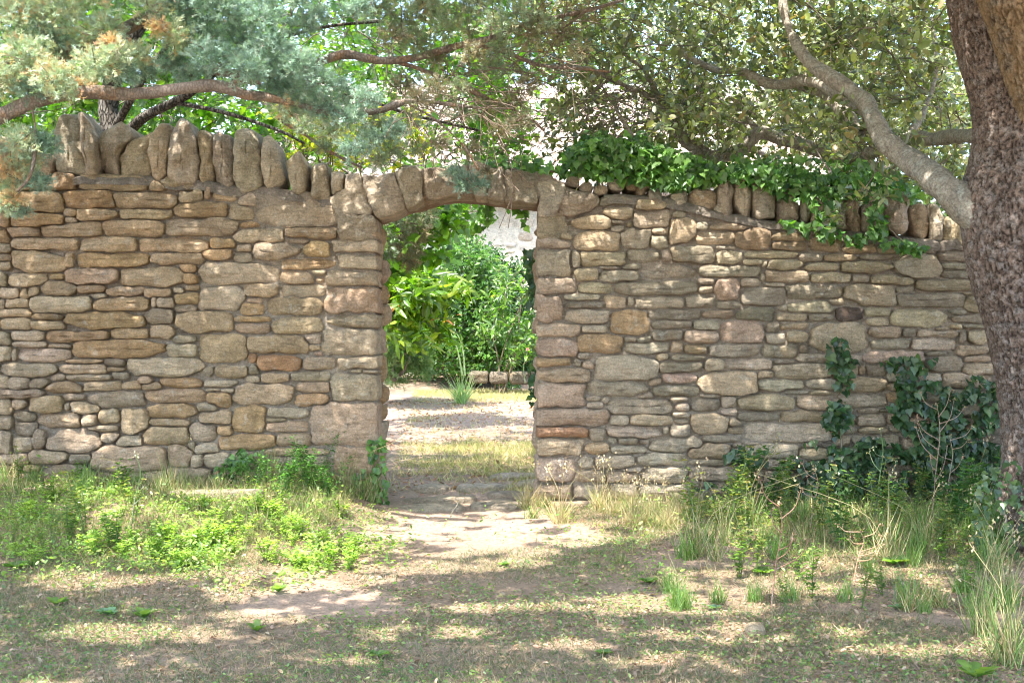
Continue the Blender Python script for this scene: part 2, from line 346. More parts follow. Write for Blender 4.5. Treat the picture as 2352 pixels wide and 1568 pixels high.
SC_ = """392 70 563 128 k;417 130 548 193 t;567 99 700 150 t;552 152 735 235 g;262 182 440 240 t;443 220 515 256 w;443 198 500 216 k;268 254 490 350 t;498 240 640 336 g;645 238 725 268 t;
630 272 722 336 g;730 192 855 318 t;857 217 922 250 w;925 217 1100 248 t;860 252 1043 313 t;85 298 238 338 w;85 345 250 473 g;253 347 293 425 g;295 357 515 423 y;518 340 688 406 g;
690 347 733 400 g;737 327 955 403 k;957 322 1080 343 g;957 347 1090 408 y;1092 347 1236 380 t;267 440 385 496 y;387 420 480 436 g;389 440 580 503 k;502 414 588 438 k;592 412 865 488 k;
875 427 1170 475 k;1092 387 1180 413 y;82 483 262 553 p;290 502 450 552 y;470 492 865 568 k;870 478 950 513 g;875 517 940 560 g;955 482 1078 588 p;1082 484 1176 522 g;
82 572 215 698 p;218 557 388 588 k;225 599 410 626 k;415 562 520 628 t;393 548 425 560 w;525 570 556 610 g;560 574 800 625 g;808 557 953 623 k;957 592 1070 630 k;1082 527 1235 605 y;
215 637 437 703 g;525 614 600 630 k;632 634 888 680 k;890 640 1050 678 t;82 702 290 763 p;308 712 425 750 w;438 640 628 765 o;415 742 436 768 w;655 690 840 726 k;845 690 970 733 k;
82 780 280 860 p;285 754 502 843 o;655 737 800 783 k;802 740 958 798 p;505 767 570 793 k;572 767 640 793 k;512 797 735 843 w;740 787 798 845 t;802 807 915 850 b;918 807 1170 860 k;
82 872 258 914 o;300 890 370 928 p;285 847 335 870 g;262 880 298 915 g;82 924 345 988 t;362 862 665 983 g;667 850 730 885 t;692 890 900 940 k;732 854 900 886 k;902 880 993 940 g;
85 997 320 1103 p;705 945 860 988 p;877 932 1160 1048 t;625 970 688 1008 t;864 937 895 958 p;325 987 625 1053 k;655 1010 880 1056 k;577 1047 650 1068 g;877 1044 975 1062 g;
987 1052 1075 1076 p;325 1057 395 1080 g;330 1084 400 1113 g;437 1077 738 1138 g;397 1068 435 1085 g;735 1057 820 1085 g;767 1092 832 1130 w;835 1072 983 1123 k;985 1064 1058 1113 g;
92 1124 430 1198 p;434 1127 500 1153 k;440 1157 530 1193 w;540 1154 738 1193 t;742 1137 825 1163 g;755 1167 828 1190 g;835 1150 1013 1240 t;742 1195 830 1255 g;95 1212 320 1253 r;
350 1224 412 1276 g;432 1207 693 1256 g;695 1207 725 1240 g;425 1258 478 1290 k;482 1262 575 1292 k;95 1272 308 1343 t;312 1280 440 1338 o;445 1297 615 1328 k;640 1260 888 1323 k;
892 1250 1065 1278 k;1015 1207 1100 1240 t;1015 1177 1080 1203 t;822 1290 1020 1360 t;767 1312 820 1338 g;95 1352 278 1478 p;282 1362 358 1420 g;362 1352 570 1403 w;
572 1337 815 1398 w;278 1424 416 1478 t;420 1432 573 1478 t;525 1406 600 1426 g;602 1407 820 1483 g;830 1367 1045 1396 g;772 1400 818 1425 g;822 1402 1150 1463 g;
95 1490 260 1560 t;265 1490 440 1555 g;442 1488 580 1555 g;582 1490 840 1560 g;960 1490 1110 1540 p;985 692 1196 795 p"""
SD = """62 227 220 303 b;222 242 378 266 b;222 270 378 308 b;380 252 525 316 b;528 290 680 316 b;682 292 780 323 b;98 309 335 340 y;338 320 440 353 k;445 324 603 355 b;605 324 752 350 k;
757 327 943 426 k;945 312 1095 353 k;98 344 178 370 y;180 342 204 373 g;208 347 355 388 y;375 360 518 398 y;520 355 740 403 y;195 402 388 446 t;392 404 570 448 y;577 415 635 448 g;
655 417 825 460 y;970 362 1110 388 k;970 394 1110 423 k;90 470 282 538 k;172 412 194 440 g;287 452 528 516 k;202 450 275 466 g;540 450 760 546 y;765 464 840 488 k;850 437 1112 483 y;
772 492 1060 553 k;1055 487 1120 500 g;1065 503 1145 568 y;62 560 242 608 k;292 530 485 578 y;477 512 538 545 y;503 550 618 613 d;627 554 740 590 y;742 564 1000 636 y;635 602 740 633 y;
1002 564 1065 588 k;1005 592 1145 623 k;940 640 990 652 t;245 577 380 613 t;385 587 492 613 k;263 619 385 653 t;292 658 378 700 t;382 620 640 753 y;645 642 785 688 t;
790 647 848 683 k;852 655 1035 685 p;1060 627 1145 648 k;1075 652 1165 716 y;1037 662 1070 713 k;0 717 182 766 k;185 714 330 773 k;332 717 412 750 k;325 757 470 790 g;418 737 455 755 k;
660 692 825 736 k;830 688 1025 738 g;615 744 885 796 p;1028 720 1160 763 t;887 744 980 763 k;15 780 230 823 w;232 780 322 800 k;232 804 480 863 g;900 768 1053 828 g;1057 765 1170 793 p;
1055 797 1215 843 t;162 834 242 862 t;164 867 362 908 w;382 864 500 910 w;555 860 720 923 t;722 882 828 913 t;832 842 955 903 w;960 848 1185 903 t;600 817 630 840 t;635 802 720 850 k;
280 912 390 933 k;385 914 470 934 y;72 938 326 1000 y;328 937 476 998 p;0 962 70 993 g;0 997 70 1020 g;502 932 715 990 w;730 927 840 960 o;605 992 690 1013 g;595 1020 720 1066 w;
692 992 755 1012 k;722 1016 790 1060 t;790 965 822 1000 p;75 1008 255 1046 k;258 1005 455 1053 t;0 1032 33 1100 p;37 1035 72 1066 g;35 1074 98 1102 g;100 1057 485 1138 g;0 1110 105 1133 g;
108 1140 165 1150 g;105 1153 330 1205 w;575 1107 785 1163 g;790 1122 905 1173 p;600 1167 735 1213 w;737 1190 785 1210 w;790 1182 900 1213 t;0 1147 60 1178 t;0 1207 90 1233 k;
185 1217 375 1256 g;95 1225 180 1248 g;195 1270 288 1333 p;290 1272 378 1308 g;0 1320 95 1363 p;382 1272 475 1330 g;500 1277 565 1296 w;505 1300 623 1340 p;627 1320 780 1345 g;
700 1357 830 1398 w;870 1257 950 1298 g;1030 1257 1080 1283 w"""
boxes = parse(SA, 1.844, 0, 400) + parse(SB, 1.844, 500, 400) + parse(SC_, 1.96, 1300, 450) + parse(SD, 1.742, 1800, 450)
OPENL, OPENR = 868., 1233.
TOPL = [(-700, 404), (270, 404), (350, 414), (420, 425), (520, 440), (620, 448), (700, 457), (770, 462), (800, 465), (868, 480)]
TOPR = [(1233, 470), (1340, 505), (1385, 458), (1522, 470), (1616, 505), (1710, 526), (1854, 545), (2065, 566), (2231, 577), (3100, 600)]
def topy(x):
    return np.where(x < 1050, np.interp(x, *zip(*TOPL)), np.interp(x, *zip(*TOPR)))
# drop boxes that mostly overlap an earlier, bigger one
boxes.sort(key=lambda b: -(b[2] - b[0]) * (b[3] - b[1])); keep = []
for b in boxes:
    ok = True; a = (b[2] - b[0]) * (b[3] - b[1])
    for k in keep:
        ix = min(b[2], k[2]) - max(b[0], k[0]); iy = min(b[3], k[3]) - max(b[1], k[1])
        if ix > 0 and iy > 0 and ix * iy > .3 * a: ok = False; break
    if ok: keep.append(b)
boxes = keep
for b in boxes:                                   # quoins run exactly to the opening
    if 850 < b[2] < 884: b[2] = OPENL - 1 + random.uniform(-3, 2)
    if 1222 < b[0] < 1246: b[0] = OPENR + 1 + random.uniform(-2, 3)
# fill what is left with smaller rubble
GS = 4.0; X0, X1, Y0, Y1 = -520., 3000., 396., 1184.
gx = np.arange(X0, X1, GS); gy = np.arange(Y0, Y1, GS); GX, GY = np.meshgrid(gx, gy)
occ = (GY < topy(GX)) | ((GX > OPENL - 2) & (GX < OPENR + 2)) | ((GX > 770) & (GX < OPENL) & (GY < 530)) | ((GX > OPENR) & (GX < 1395) & (GY < 545 - (GX - OPENR) * .15))
def mark(b, pad=2):
    i0, i1 = int((b[1] - pad - Y0) / GS), int(np.ceil((b[3] + pad - Y0) / GS)); j0, j1 = int((b[0] - pad - X0) / GS), int(np.ceil((b[2] + pad - X0) / GS))
    occ[max(i0, 0):max(i1, 0), max(j0, 0):max(j1, 0)] = True
for b in boxes: mark(b, 1)
sizes = [(170, 44, 22), (150, 30, 34), (110, 44, 34), (120, 26, 60), (84, 36, 60), (84, 24, 120), (60, 30, 120), (64, 18, 200), (44, 26, 200), (40, 14, 300), (28, 20, 300), (24, 12, 400), (14, 16, 200)]
for (w, h, cnt) in sizes:
    cw, ch = int(w / GS), int(round(h / GS))
    for k in range(cnt):
        I = np.pad(np.cumsum(np.cumsum(occ, 0), 1), ((1, 0), (1, 0)))
        S = I[ch:, cw:] - I[:-ch, cw:] - I[ch:, :-cw] + I[:-ch, :-cw]
        c = np.argwhere(S == 0)
        if not len(c): break
        for _ in range(8):
            i, j = c[rng.integers(len(c))]
            if not occ[i:i + ch, j:j + cw].any():
                x0 = X0 + j * GS; y0 = Y0 + i * GS
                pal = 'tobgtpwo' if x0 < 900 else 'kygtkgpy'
                b = [x0 + 1, y0 + 1, x0 + w - 1, y0 + h - 1, random.choice(pal)]
                boxes.append(b); occ[i:i + ch, j:j + cw] = True
                if len(c) < 60: break
B = np.array([[b[0], b[1], b[2], b[3]] for b in boxes]); nB = len(B)
C = (B[:, :2] + B[:, 2:]) / 2; HW = (B[:, 2:] - B[:, :2]) / 2
def sdf(P, idx):                                   # P (m,2) against boxes idx -> (m,len)
    q = np.abs(P[:, None] - C[idx][None]) - HW[idx][None]
    r = np.minimum(HW[idx].min(1) * .5, 9)[None]
    q = q + r[..., None]
    return np.linalg.norm(np.maximum(q, 0), axis=2) + np.minimum(q.max(2), 0) - r
def outline(i, n):
    dry = 1 if C[i, 0] < 480 else 0
    quoin = abs(B[i, 2] - OPENL) < 8 or abs(B[i, 0] - OPENR) < 8
    a = np.linspace(0, 2 * np.pi, n, endpoint=False) + .01
    e = rng.uniform(3.8, 9.) if not quoin else 9.
    ca, sa = np.cos(a), np.sin(a)
    r = (np.abs(ca) ** e + np.abs(sa) ** e) ** (-1 / e)
    ux, uy = ca * r, sa * r
    if not quoin:                                   # split faces: sloping beds and ends, knocked-off corners
        for sx in (-1, 1):
            for sy in (-1, 1):
                k = rng.uniform(1.12, 2.0); v = ux * sx + uy * sy * rng.uniform(.8, 1.2); q = np.minimum(1, k / np.maximum(v, 1e-6)); q = np.where(v > 0, q, 1); ux = ux * q; uy = uy * q
        ux, uy = ux * (1 + rng.normal() * .07 * uy) , uy * (1 + rng.normal() * .14 * ux)
    near = np.where((np.abs(C - C[i]) < HW + HW[i] + 26).all(1))[0]; near = near[near != i]
    ss = np.linspace(.6, 1.0, 9).tolist()
    grow = rng.uniform(4, 13); steps = [HW[i] * s for s in ss] + [HW[i] + g for g in np.linspace(1.5, grow, 6)]
    cand = np.stack([np.stack([C[i, 0] + ux * h[0], C[i, 1] + uy * h[1]], 1) for h in steps])   # (s,n,2)
    flat = cand.reshape(-1, 2); so_ = sdf(flat, np.array([i]))[:, 0]
    do = sdf(flat, near).min(1) if len(near) else np.full(len(flat), 99.)
    gap = rng.uniform(1.2, 4.2)
    ok = (do > so_ + gap * (.7 if dry else 1)) & (flat[:, 1] > topy(flat[:, 0]) - 6)
    ok = ok.reshape(len(steps), n)
    if quoin and C[i, 0] < OPENL: ok &= (cand[..., 0] < OPENL + 1)
    if quoin and C[i, 0] > OPENR: ok &= (cand[..., 0] > OPENR - 1)
    first_bad = np.where(ok.all(0), len(steps), np.argmin(ok, 0)); k = np.maximum(first_bad - 1, 0)
    pts = cand[k, np.arange(n)]
    pts = .15 * np.roll(pts, 1, 0) + .7 * pts + .15 * np.roll(pts, -1, 0) if not quoin else pts
    amp = min(HW[i].min() * .3, 7)
    nz = fbm(np.stack([pts[:, 0], pts[:, 1], 0 * a + i * 7.7], 1), .05, 3, 2)
    d = norm(pts - C[i]); return pts + d * (nz * amp)[:, None], quoin
def stone_geo(pts, yf, yb, seed, rnd=None, rough=1., closed=False):
    """pts (n,2) world x,z outline; yf front depth (negative y), yb back; rounded pillow stone"""
    n = len(pts); c = (pts.max(0) + pts.min(0)) / 2; hw = (pts.max(0) - pts.min(0)) / 2 + 1e-6; hm = hw.min()
    r = rnd if rnd else min(hm * .22, .0115); d = yb - yf
    rings = [(0, yb), (0, yf + r * .9), (r * .12, yf + r * .45), (r * .42, yf + r * .14), (r, yf), *[(v, yf - .003) for v in np.linspace(r * 1.3, hm * .92, 2 if hm < .035 else (3 if hm < .06 else 5))[0:]]]
    if closed: rings = [(r, yb), (r * .3, yb - r * .3)] + [(0, yb - r)] + rings[1:]
    V = []
    for t, y in rings:
        s = np.maximum(1 - t / hw, .02); q = c + (pts - c) * s
        V.append(np.stack([q[:, 0], np.full(n, y), q[:, 1]], 1))
    V.append(np.array([[c[0], yf - .005, c[1]]])); V = np.concatenate(V)
    tilt = rng.normal(size=2) * .05 * rough
    front = V[:, 1] < (yf + yb) / 2
    V[:, 1] += np.where(front, tilt[0] * (V[:, 0] - c[0]) * .5 + tilt[1] * (V[:, 2] - c[1]), 0)
    # a broken face of a few flat facets meeting in soft ridges
    q = (V[:, [0, 2]] - c) / hw; pl = [0 * q[:, 0]]
    for _ in range(3): g = rng.normal(size=2); g /= np.linalg.norm(g); pl.append((q @ g - rng.uniform(.1, .6)) * rng.uniform(.015, .05) * rough * min(1, hm / .05))
    V[:, 1] += np.where(front, np.maximum.reduce(pl), 0)
    nz = fbm(V + seed * 3.1, 7, 11, 2) * .022 + fbm(V + seed * 3.1, 22, 12, 2) * .012
    V[:, 1] += nz * rough * np.where(front, 1, .3) * min(1, hm / .05)
    V[:, 0] += vnoise(V + 5, 18, 13) * .006 * rough; V[:, 2] += vnoise(V + 9, 18, 14) * .006 * rough
    m = len(rings); k = np.repeat(np.arange(m - 1), n) * n; j = np.tile(np.arange(n), m - 1); j2 = (j + 1) % n
    F = np.stack([k + j, k + j2, k + n + j2, k + n + j], 1); b = (m - 1) * n; e = len(V) - 1
    G = np.stack([b + np.arange(n), b + (np.arange(n) + 1) % n, np.full(n, e)], 1)
    fs = [F[:, ::-1], G[:, ::-1]]
    if closed:
        V = np.vstack([V, [[c[0], yb, c[1]]]]); e = len(V) - 1
        fs[1] = np.vstack([fs[1], np.stack([np.arange(n), (np.arange(n) + 1) % n, np.full(n, e)], 1)])
    if np.cross(pts[1] - pts[0], pts[2] - pts[1]) > 0: fs = [f[:, ::-1] for f in fs]
    return V, fs
def P2w(p): p = np.asarray(p, float); return np.stack([(p[:, 0] - 1176) / 350, (1165 - p[:, 1]) / 350], 1)
def jc(ch, v=.12):
    c = np.array(TINT[ch]) * [1.14, 1.09, 1.045] * np.exp(rng.normal() * v) * np.exp(rng.normal(size=3) * .015)
    return c * min(1, .66 / c.max())

wall = thing('stone_wall', 'long rubble stone garden wall with upright coping stones and an arched doorway', 'wall')
area = HW[:, 0] * HW[:, 1] * ((C[:, 0] > -20) & (C[:, 0] < 2320)); order = np.argsort(-area)
rest = MB(); cnt = 0
for rank, i in enumerate(order):
    small = HW[i].min() < 9
    pts, quoin = outline(i, 16 if small else (24 if HW[i].max() < 50 else 36))
    w = P2w(pts); s = HW[i].min() / 350
    pr = rng.uniform(.028, .06) if C[i, 0] < 480 else rng.uniform(.022, .06)
    if small: pr *= .75
    if quoin: pr = rng.uniform(.035, .06)
    V, F = stone_geo(w, -pr, .26 if quoin else .09, i, rnd=.022 if quoin else None, rough=1.25 if quoin else 1.)
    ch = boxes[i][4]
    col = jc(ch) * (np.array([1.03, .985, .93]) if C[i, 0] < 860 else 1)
    if quoin or cnt < 285:
        mb = MB(); mb.add(V, F, col); loc = [w[:, 0].mean(), 0, w[:, 1].mean()]
        mb.build('quoin' if quoin else 'stone', M['stone'], wall, True, loc)
        if not quoin: cnt += 1
    else: rest.add(V, F, col)
tag(rest.build('small_stone', M['stone'], wall, True), kind='stuff')

def poly_out(p, n, smooth=2, amp=2.2, seed=0, k=.25):
    p = np.array(p, float)
    for _ in range(smooth):
        q = np.roll(p, -1, 0); p = np.stack([p * (1 - k) + q * k, p * k + q * (1 - k)], 1).reshape(-1, 2)
    L = np.concatenate([[0], np.cumsum(np.linalg.norm(np.roll(p, -1, 0) - p, axis=1))]); pp = np.vstack([p, p[:1]])
    t = np.linspace(0, L[-1], n, endpoint=False); o = np.stack([np.interp(t, L, pp[:, 0]), np.interp(t, L, pp[:, 1])], 1)
    nz = fbm(np.stack([o[:, 0], o[:, 1], 0 * t + seed], 1), .06, 5, 2); return o + norm(o - o.mean(0)) * (nz * amp)[:, None]
def up(p, ox, oy=0, sc=2.6133): return [((x / sc + ox) * .91875, (y / sc + oy) * .91875) for x, y in p]
def bx(x0, y0, x1, y1):
    k = .22 * min(x1 - x0, y1 - y0); return [(x0 + k, y0), (x1 - k, y0), (x1, y0 + k), (x1, y1 - k), (x1 - k, y1), (x0 + k, y1), (x0, y1 - k), (x0, y0 + k)]
COPL = [([(355,850),(400,750),(500,745),(560,900),(575,1120),(565,1145),(380,1135),(365,1000)],'g'),([(515,760),(550,740),(600,790),(645,900),(650,1050),(640,1150),(580,1150),(570,1050),(545,900)],'t'),
([(645,1000),(670,870),(790,805),(860,840),(875,900),(800,960),(770,1020),(780,1155),(690,1140),(640,1090)],'g'),([(775,1020),(860,930),(1000,870),(1010,900),(985,1000),(995,1170),(785,1155)],'y'),
([(985,1010),(1010,870),(1060,815),(1120,820),(1130,870),(1105,1000),(1100,1120),(1040,1195),(1010,1150)],'t'),([(1108,1000),(1130,880),(1160,800),(1200,785),(1245,810),(1290,920),(1300,1100),(1290,1190),(1190,1215),(1112,1170)],'t'),
([(1295,860),(1340,850),(1380,870),(1395,1000),(1395,1180),(1320,1200),(1310,1100)],'t'),([(1400,900),(1440,868),(1500,880),(1515,960),(1525,1100),(1520,1220),(1420,1235),(1400,1150)],'t'),
([(1550,880),(1620,848),(1690,880),(1700,950),(1715,1120),(1700,1220),(1580,1275),(1540,1200),(1545,1000)],'g'),([(1730,920),(1770,895),(1810,930),(1840,1050),(1855,1180),(1800,1250),(1745,1240),(1720,1100)],'w'),
([(1885,1080),(1950,1000),(2010,1060),(2005,1230),(1960,1280),(1900,1240)],'g'),([(2030,1100),(2060,1070),(2140,1080),(2150,1150),(2155,1300),(2035,1300)],'g'),([(2165,1140),(2240,1125),(2260,1150),(2250,1250),(2170,1270)],'g'),
(bx(215,1000,355,1145),'p'),(bx(80,960,215,1150),'t'),(bx(-60,900,75,1150),'g'),(bx(-200,850,-70,1150),'t'),(bx(-330,880,-210,1150),'g')]
COPR = [([(40,1265),(100,1255),(130,1300),(180,1330),(170,1380),(60,1370)],'g'),(bx(175,1235,355,1390),'b'),(bx(357,1200,450,1410),'g'),([(465,1180),(500,1142),(550,1150),(575,1250),(585,1440),(560,1465),(510,1400),(465,1300)],'g'),
([(582,1200),(640,1155),(710,1170),(735,1260),(730,1410),(690,1425),(595,1420),(582,1300)],'g'),(bx(750,1240,890,1450),'t'),(bx(895,1290,950,1440),'k'),(bx(960,1280,1115,1490),'g'),
([(1200,1270),(1270,1245),(1285,1350),(1300,1450),(1290,1540),(1200,1510)],'t'),([(1450,1290),(1550,1250),(1600,1280),(1605,1360),(1580,1500),(1540,1525),(1460,1490)],'t'),
([(1610,1340),(1700,1320),(1735,1380),(1740,1520),(1700,1568),(1640,1500)],'t'),([(1742,1330),(1780,1340),(1820,1450),(1825,1590),(1755,1590),(1745,1450)],'g'),(bx(1828,1420,1915,1600),'t'),
(bx(1305,1320,1440,1520),'k'),(bx(1120,1290,1195,1500),'k'),(bx(1920,1430,2040,1620),'g'),(bx(2050,1400,2170,1630),'t'),(bx(2180,1440,2290,1640),'g'),(bx(2300,1440,2440,1640),'k'),(bx(-95,1240,-20,1350),'k'),(bx(-180,1150,-110,1290),'b')]
for k in range(9): x = 2450 + 118 * k; COPR.append((bx(x, 1440 + 14 * (k % 3) + k * 3, x + 100, 1660 + k * 4), 'gtkbg'[k % 5]))
def coping(lst, ox, yrange):
    for k, (p, ch) in enumerate(lst):
        o = P2w(poly_out(up(p, ox), 44, 1, 3.2, k, .13)); o = o.mean(0) + (o - o.mean(0)) * [1.03, 1.04]; yf = rng.uniform(*yrange)
        V, F = stone_geo(o, yf, yf + rng.uniform(.3, .4), 300 + k + ox, rnd=min(.035, np.ptp(o, 0).min() * .24), rough=1.8, closed=True)
        mb = MB(); mb.add(V, F, jc('g' if ch == 't' and k % 2 else ch)); mb.build('coping_stone', M['cope'], wall, True, [o[:, 0].mean(), yf + .15, o[:, 1].mean()])
coping(COPL, 0, (-.1, -.03)); coping(COPR, 1660, (-.06, .03))
for k, (x0, y0, x1, y1, ch) in enumerate([(1400, 412, 1432, 440, 'g'), (1436, 405, 1475, 436, 'b'), (1478, 400, 1508, 432, 'k'), (1330, 418, 1362, 442, 'g'), (1366, 425, 1396, 448, 't'), (1300, 405, 1330, 430, 'g'), (1560, 440, 1580, 472, 'k'), (1640, 470, 1668, 500, 'g')]):
    o = P2w(poly_out(bx(x0, y0, x1, y1), 22, 2, 2.0, k)); V, F = stone_geo(o, .0, .3, 900 + k, rough=1.4, closed=True)
    mb = MB(); mb.add(V, F, jc(ch)); mb.build('coping_stone', M['cope'], wall, True, [o[:, 0].mean(), .1, o[:, 1].mean()])
VOUS = [[(270,1147),(390,1152),(490,1128),(556,1345),(485,1382),(375,1410)],[(494,1122),(600,1085),(665,1108),(680,1290),(600,1335),(560,1340)],
[(672,1108),(780,1098),(970,1088),(1006,1270),(780,1280),(685,1290)],[(975,1060),(1030,1040),(1090,1090),(1090,1275),(1012,1272)],
[(1097,1110),(1190,1096),(1215,1120),(1210,1300),(1095,1280)],[(1220,1120),(1335,1120),(1400,1120),(1415,1320),(1313,1308),(1216,1302)],
[(1405,1120),(1490,1130),(1600,1205),(1590,1255),(1540,1400),(1428,1400),(1420,1325)],[(1550,1250),(1800,1265),(1820,1310),(1760,1370),(1650,1400),(1550,1400)],
[(1425,1405),(1600,1412),(1615,1500),(1590,1565),(1425,1560)],[(175,1150),(265,1148),(350,1400),(100,1385),(80,1290),(120,1250),(175,1240)],[(125,1405),(372,1412),(372,1560),(150,1560),(125,1500)]]
for k, p in enumerate(VOUS):
    o = P2w(poly_out(up(p, 800), 46, 1, 2.2, 40 + k, .06)); o = o.mean(0) + (o - o.mean(0)) * [1.02, 1.1] - [0, .012]; yf = rng.uniform(-.09, -.065)
    V, F = stone_geo(o, yf, .24, 500 + k, rnd=.011, rough=1.9)
    mb = MB(); mb.add(V, F, jc('g' if k % 3 else 'w', .08)); mb.build('arch_stone', M['arch'], wall, True, [o[:, 0].mean(), .05, o[:, 1].mean()])

# soffit curve of the arch (P space) and the mortar core behind everything
SOF = np.array(up([(372, 1412), (480, 1381), (600, 1333), (750, 1287), (900, 1272), (1050, 1280), (1200, 1304), (1320, 1316), (1424, 1330)], 800))
ATOP = np.array(up([(80, 1275), (175, 1160), (280, 1150), (400, 1158), (500, 1125), (590, 1100), (670, 1112), (800, 1100), (980, 1080), (1090, 1100), (1190, 1110), (1290, 1130), (1400, 1130), (1500, 1150), (1600, 1225), (1820, 1290)], 800))
def core_block(xa, xb, tops, bots, nx, nz, name, mat, tint, dfun, yb=.47):
    xs = np.linspace(xa, xb, nx); T = tops(xs); Bt = bots(xs)
    u = np.linspace(0, 1, nz); PX = np.tile(xs, (nz, 1)); PY = Bt[None] + (T - Bt)[None] * u[:, None]
    Wd = P2w(np.stack([PX.ravel(), PY.ravel()], 1))
    q = np.stack([Wd[:, 0], 0 * Wd[:, 0], Wd[:, 1]], 1)
    yf = dfun(PX.ravel(), PY.ravel()) + .012 * fbm(q, 9, 71, 3) + .006 * fbm(q, 40, 72, 2)
    V = np.stack([Wd[:, 0], yf, Wd[:, 1]], 1); nv = len(V)
    Vb = V.copy(); Vb[:, 1] = yb + .02 * fbm(q, 5, 73, 2); Vm = V.copy(); Vm[:, 1] = .2
    edge = np.zeros((nz, nx), bool)
    idx = np.arange(nv).reshape(nz, nx)
    a = idx[:-1, :-1].ravel(); F = [np.stack([a, a + 1, a + nx + 1, a + nx], 1), np.stack([a, a + nx, a + nx + 1, a + 1], 1) + 2 * nv]
    per = np.concatenate([idx[0, :], idx[1:, -1], idx[-1, -2::-1], idx[-2::-1, 0]])
    p0, p1 = per[:-1], per[1:]
    for o1, o2 in ((0, nv), (nv, 2 * nv)):
        F.append(np.stack([p0 + o1, p0 + o2, p1 + o2, p1 + o1], 1))
    V = np.vstack([V, Vm, Vb])
    mb = MB(); mb.add(V, [np.concatenate(F)], tint); return mb.build(name, mat, wall, True)
def dcore(px, py):
    base = np.where(px < 470, .045, -.012); base = base + sstep(430, 620, px) * 0
    s = sstep(380, 640, px); return .024 * (1 - s) - .002 * s + .012 * sstep(1200, 1300, px) + .02 * sstep(440, 400, py) - .03 * np.exp(-((px - 640) / 160) ** 2 - ((py - 455) / 22) ** 2)
MT = (.50, .42, .335)
core_block(-600, 862, lambda x: np.interp(x, *zip(*[(-700, 412), (270, 412), (350, 410), (420, 418), (520, 425), (620, 432), (700, 440), (760, 452), (868, 470)])), lambda x: 0 * x + 1200, 150, 80, 'mortar_core', M['mortar'], MT, dcore)
core_block(1238, 3000, lambda x: np.interp(x, *zip(*[(1230, 470), (1340, 470), (1385, 452), (1440, 450), (1522, 455), (1616, 478), (1710, 500), (1854, 520), (2065, 545), (2231, 560), (3100, 590)])), lambda x: 0 * x + 1200, 180, 74, 'mortar_core', M['mortar'], MT, dcore)
core_block(835, 1375, lambda x: np.interp(x, ATOP[:, 0], ATOP[:, 1]), lambda x: np.minimum(np.interp(x, SOF[:, 0], SOF[:, 1]) - 3, np.where(x < 868, 535, np.where(x > 1233, 520, 999))), 110, 16, 'arch_core', M['mortar'], (.47, .40, .32), lambda a, b: -.028 + 0 * a)
# warm rendered soffit slab
xs = np.linspace(OPENL - 3, OPENR + 4, 60); ys = np.interp(xs, SOF[:, 0], SOF[:, 1])
rows = []
for yy, dz in ((.0, -18), (-.035, -8), (-.03, -4), (.03, 1), (.15, 3), (.25, 4), (.36, 4), (.46, 3), (.47, -10)):
    w = P2w(np.stack([xs, ys + dz], 1)); q = np.stack([w[:, 0], 0 * xs + yy, w[:, 1]], 1); q[:, 2] += .016 * fbm(q * [1, 2.5, 1], 7, 81, 3); q[:, 1] += .008 * vnoise(q, 20, 82); rows.append(q)
V = np.concatenate(rows); n = 60; a = (np.arange(len(rows) - 1)[:, None] * n + np.arange(n - 1)[None]).ravel()
mb = MB(); mb.add(V, np.stack([a, a + n, a + n + 1, a + 1], 1), (.42, .30, .21)); mb.build('soffit', M['soffit'], wall, True)
# reveal stones: rear half of both jambs, standing a little into the opening
for side in (0, 1):
    z = -.06
    while z < 1.83:
        h = rng.uniform(.09, .22); z1 = min(z + h, 1.86)
        jx = (OPENL - 1176) / 350 if side == 0 else (OPENR - 1176) / 350
        pj = rng.uniform(.015, .035) * (1 if side == 0 else .3)
        n_ = 20; a = np.linspace(0, 2 * np.pi, n_, endpoint=False); r = (np.abs(np.cos(a)) ** 7 + np.abs(np.sin(a)) ** 7) ** (-1 / 7)
        yc, hy, zc, hz = .36, rng.uniform(.09, .115), (z + z1) / 2, (z1 - z) / 2 - .004
        o = np.stack([yc + np.cos(a) * r * hy, zc + np.sin(a) * r * hz], 1)
        V, F = stone_geo(o, -pj, .2, 700 + z * 10 + side, rnd=.02, rough=1.2)
        W3 = np.stack([jx + (-V[:, 1] if side == 0 else V[:, 1]), V[:, 0], V[:, 2]], 1)
        if side == 0: W3 = W3
        mb = MB(); mb.add(W3, F if side else [f[:, ::-1] for f in F], jc(random.choice('ptpo')) * .95); mb.build('reveal_stone', M['stone'], wall, True, [jx, .36, zc]); z = z1
# flat capping earth and mortar along the wall head
mb = MB()
for (pts, y0) in (([(-600, 412), (260, 412), (420, 422), (600, 436), (760, 458)], 0), ([(1385, 452), (1522, 462), (1616, 482), (1710, 504), (1854, 522), (2065, 548), (2231, 560), (3000, 590)], 0)):
    xs = np.linspace(pts[0][0], pts[-1][0], 160); ys = np.interp(xs, *zip(*pts)); w = P2w(np.stack([xs, ys], 1)); rows = []
    for yy, dz in ((-.035, -.05), (-.03, .0), (.0, .02), (.12, .035), (.25, .04), (.4, .02), (.47, -.03)):
        q = np.stack([w[:, 0], 0 * xs + yy, w[:, 1] + dz], 1); q[:, 2] += .035 * fbm(q, 5, 91, 3) ; q[:, 1] += .02 * vnoise(q, 9, 92); rows.append(q)
    V = np.concatenate(rows); n = 160; a = (np.arange(len(rows) - 1)[:, None] * n + np.arange(n - 1)[None]).ravel()
    mb.add(V, np.stack([a, a + 1, a + n + 1, a + n], 1), (.36, .31, .26))
mb.build('mortar_bed', M['mortar'], wall, True)
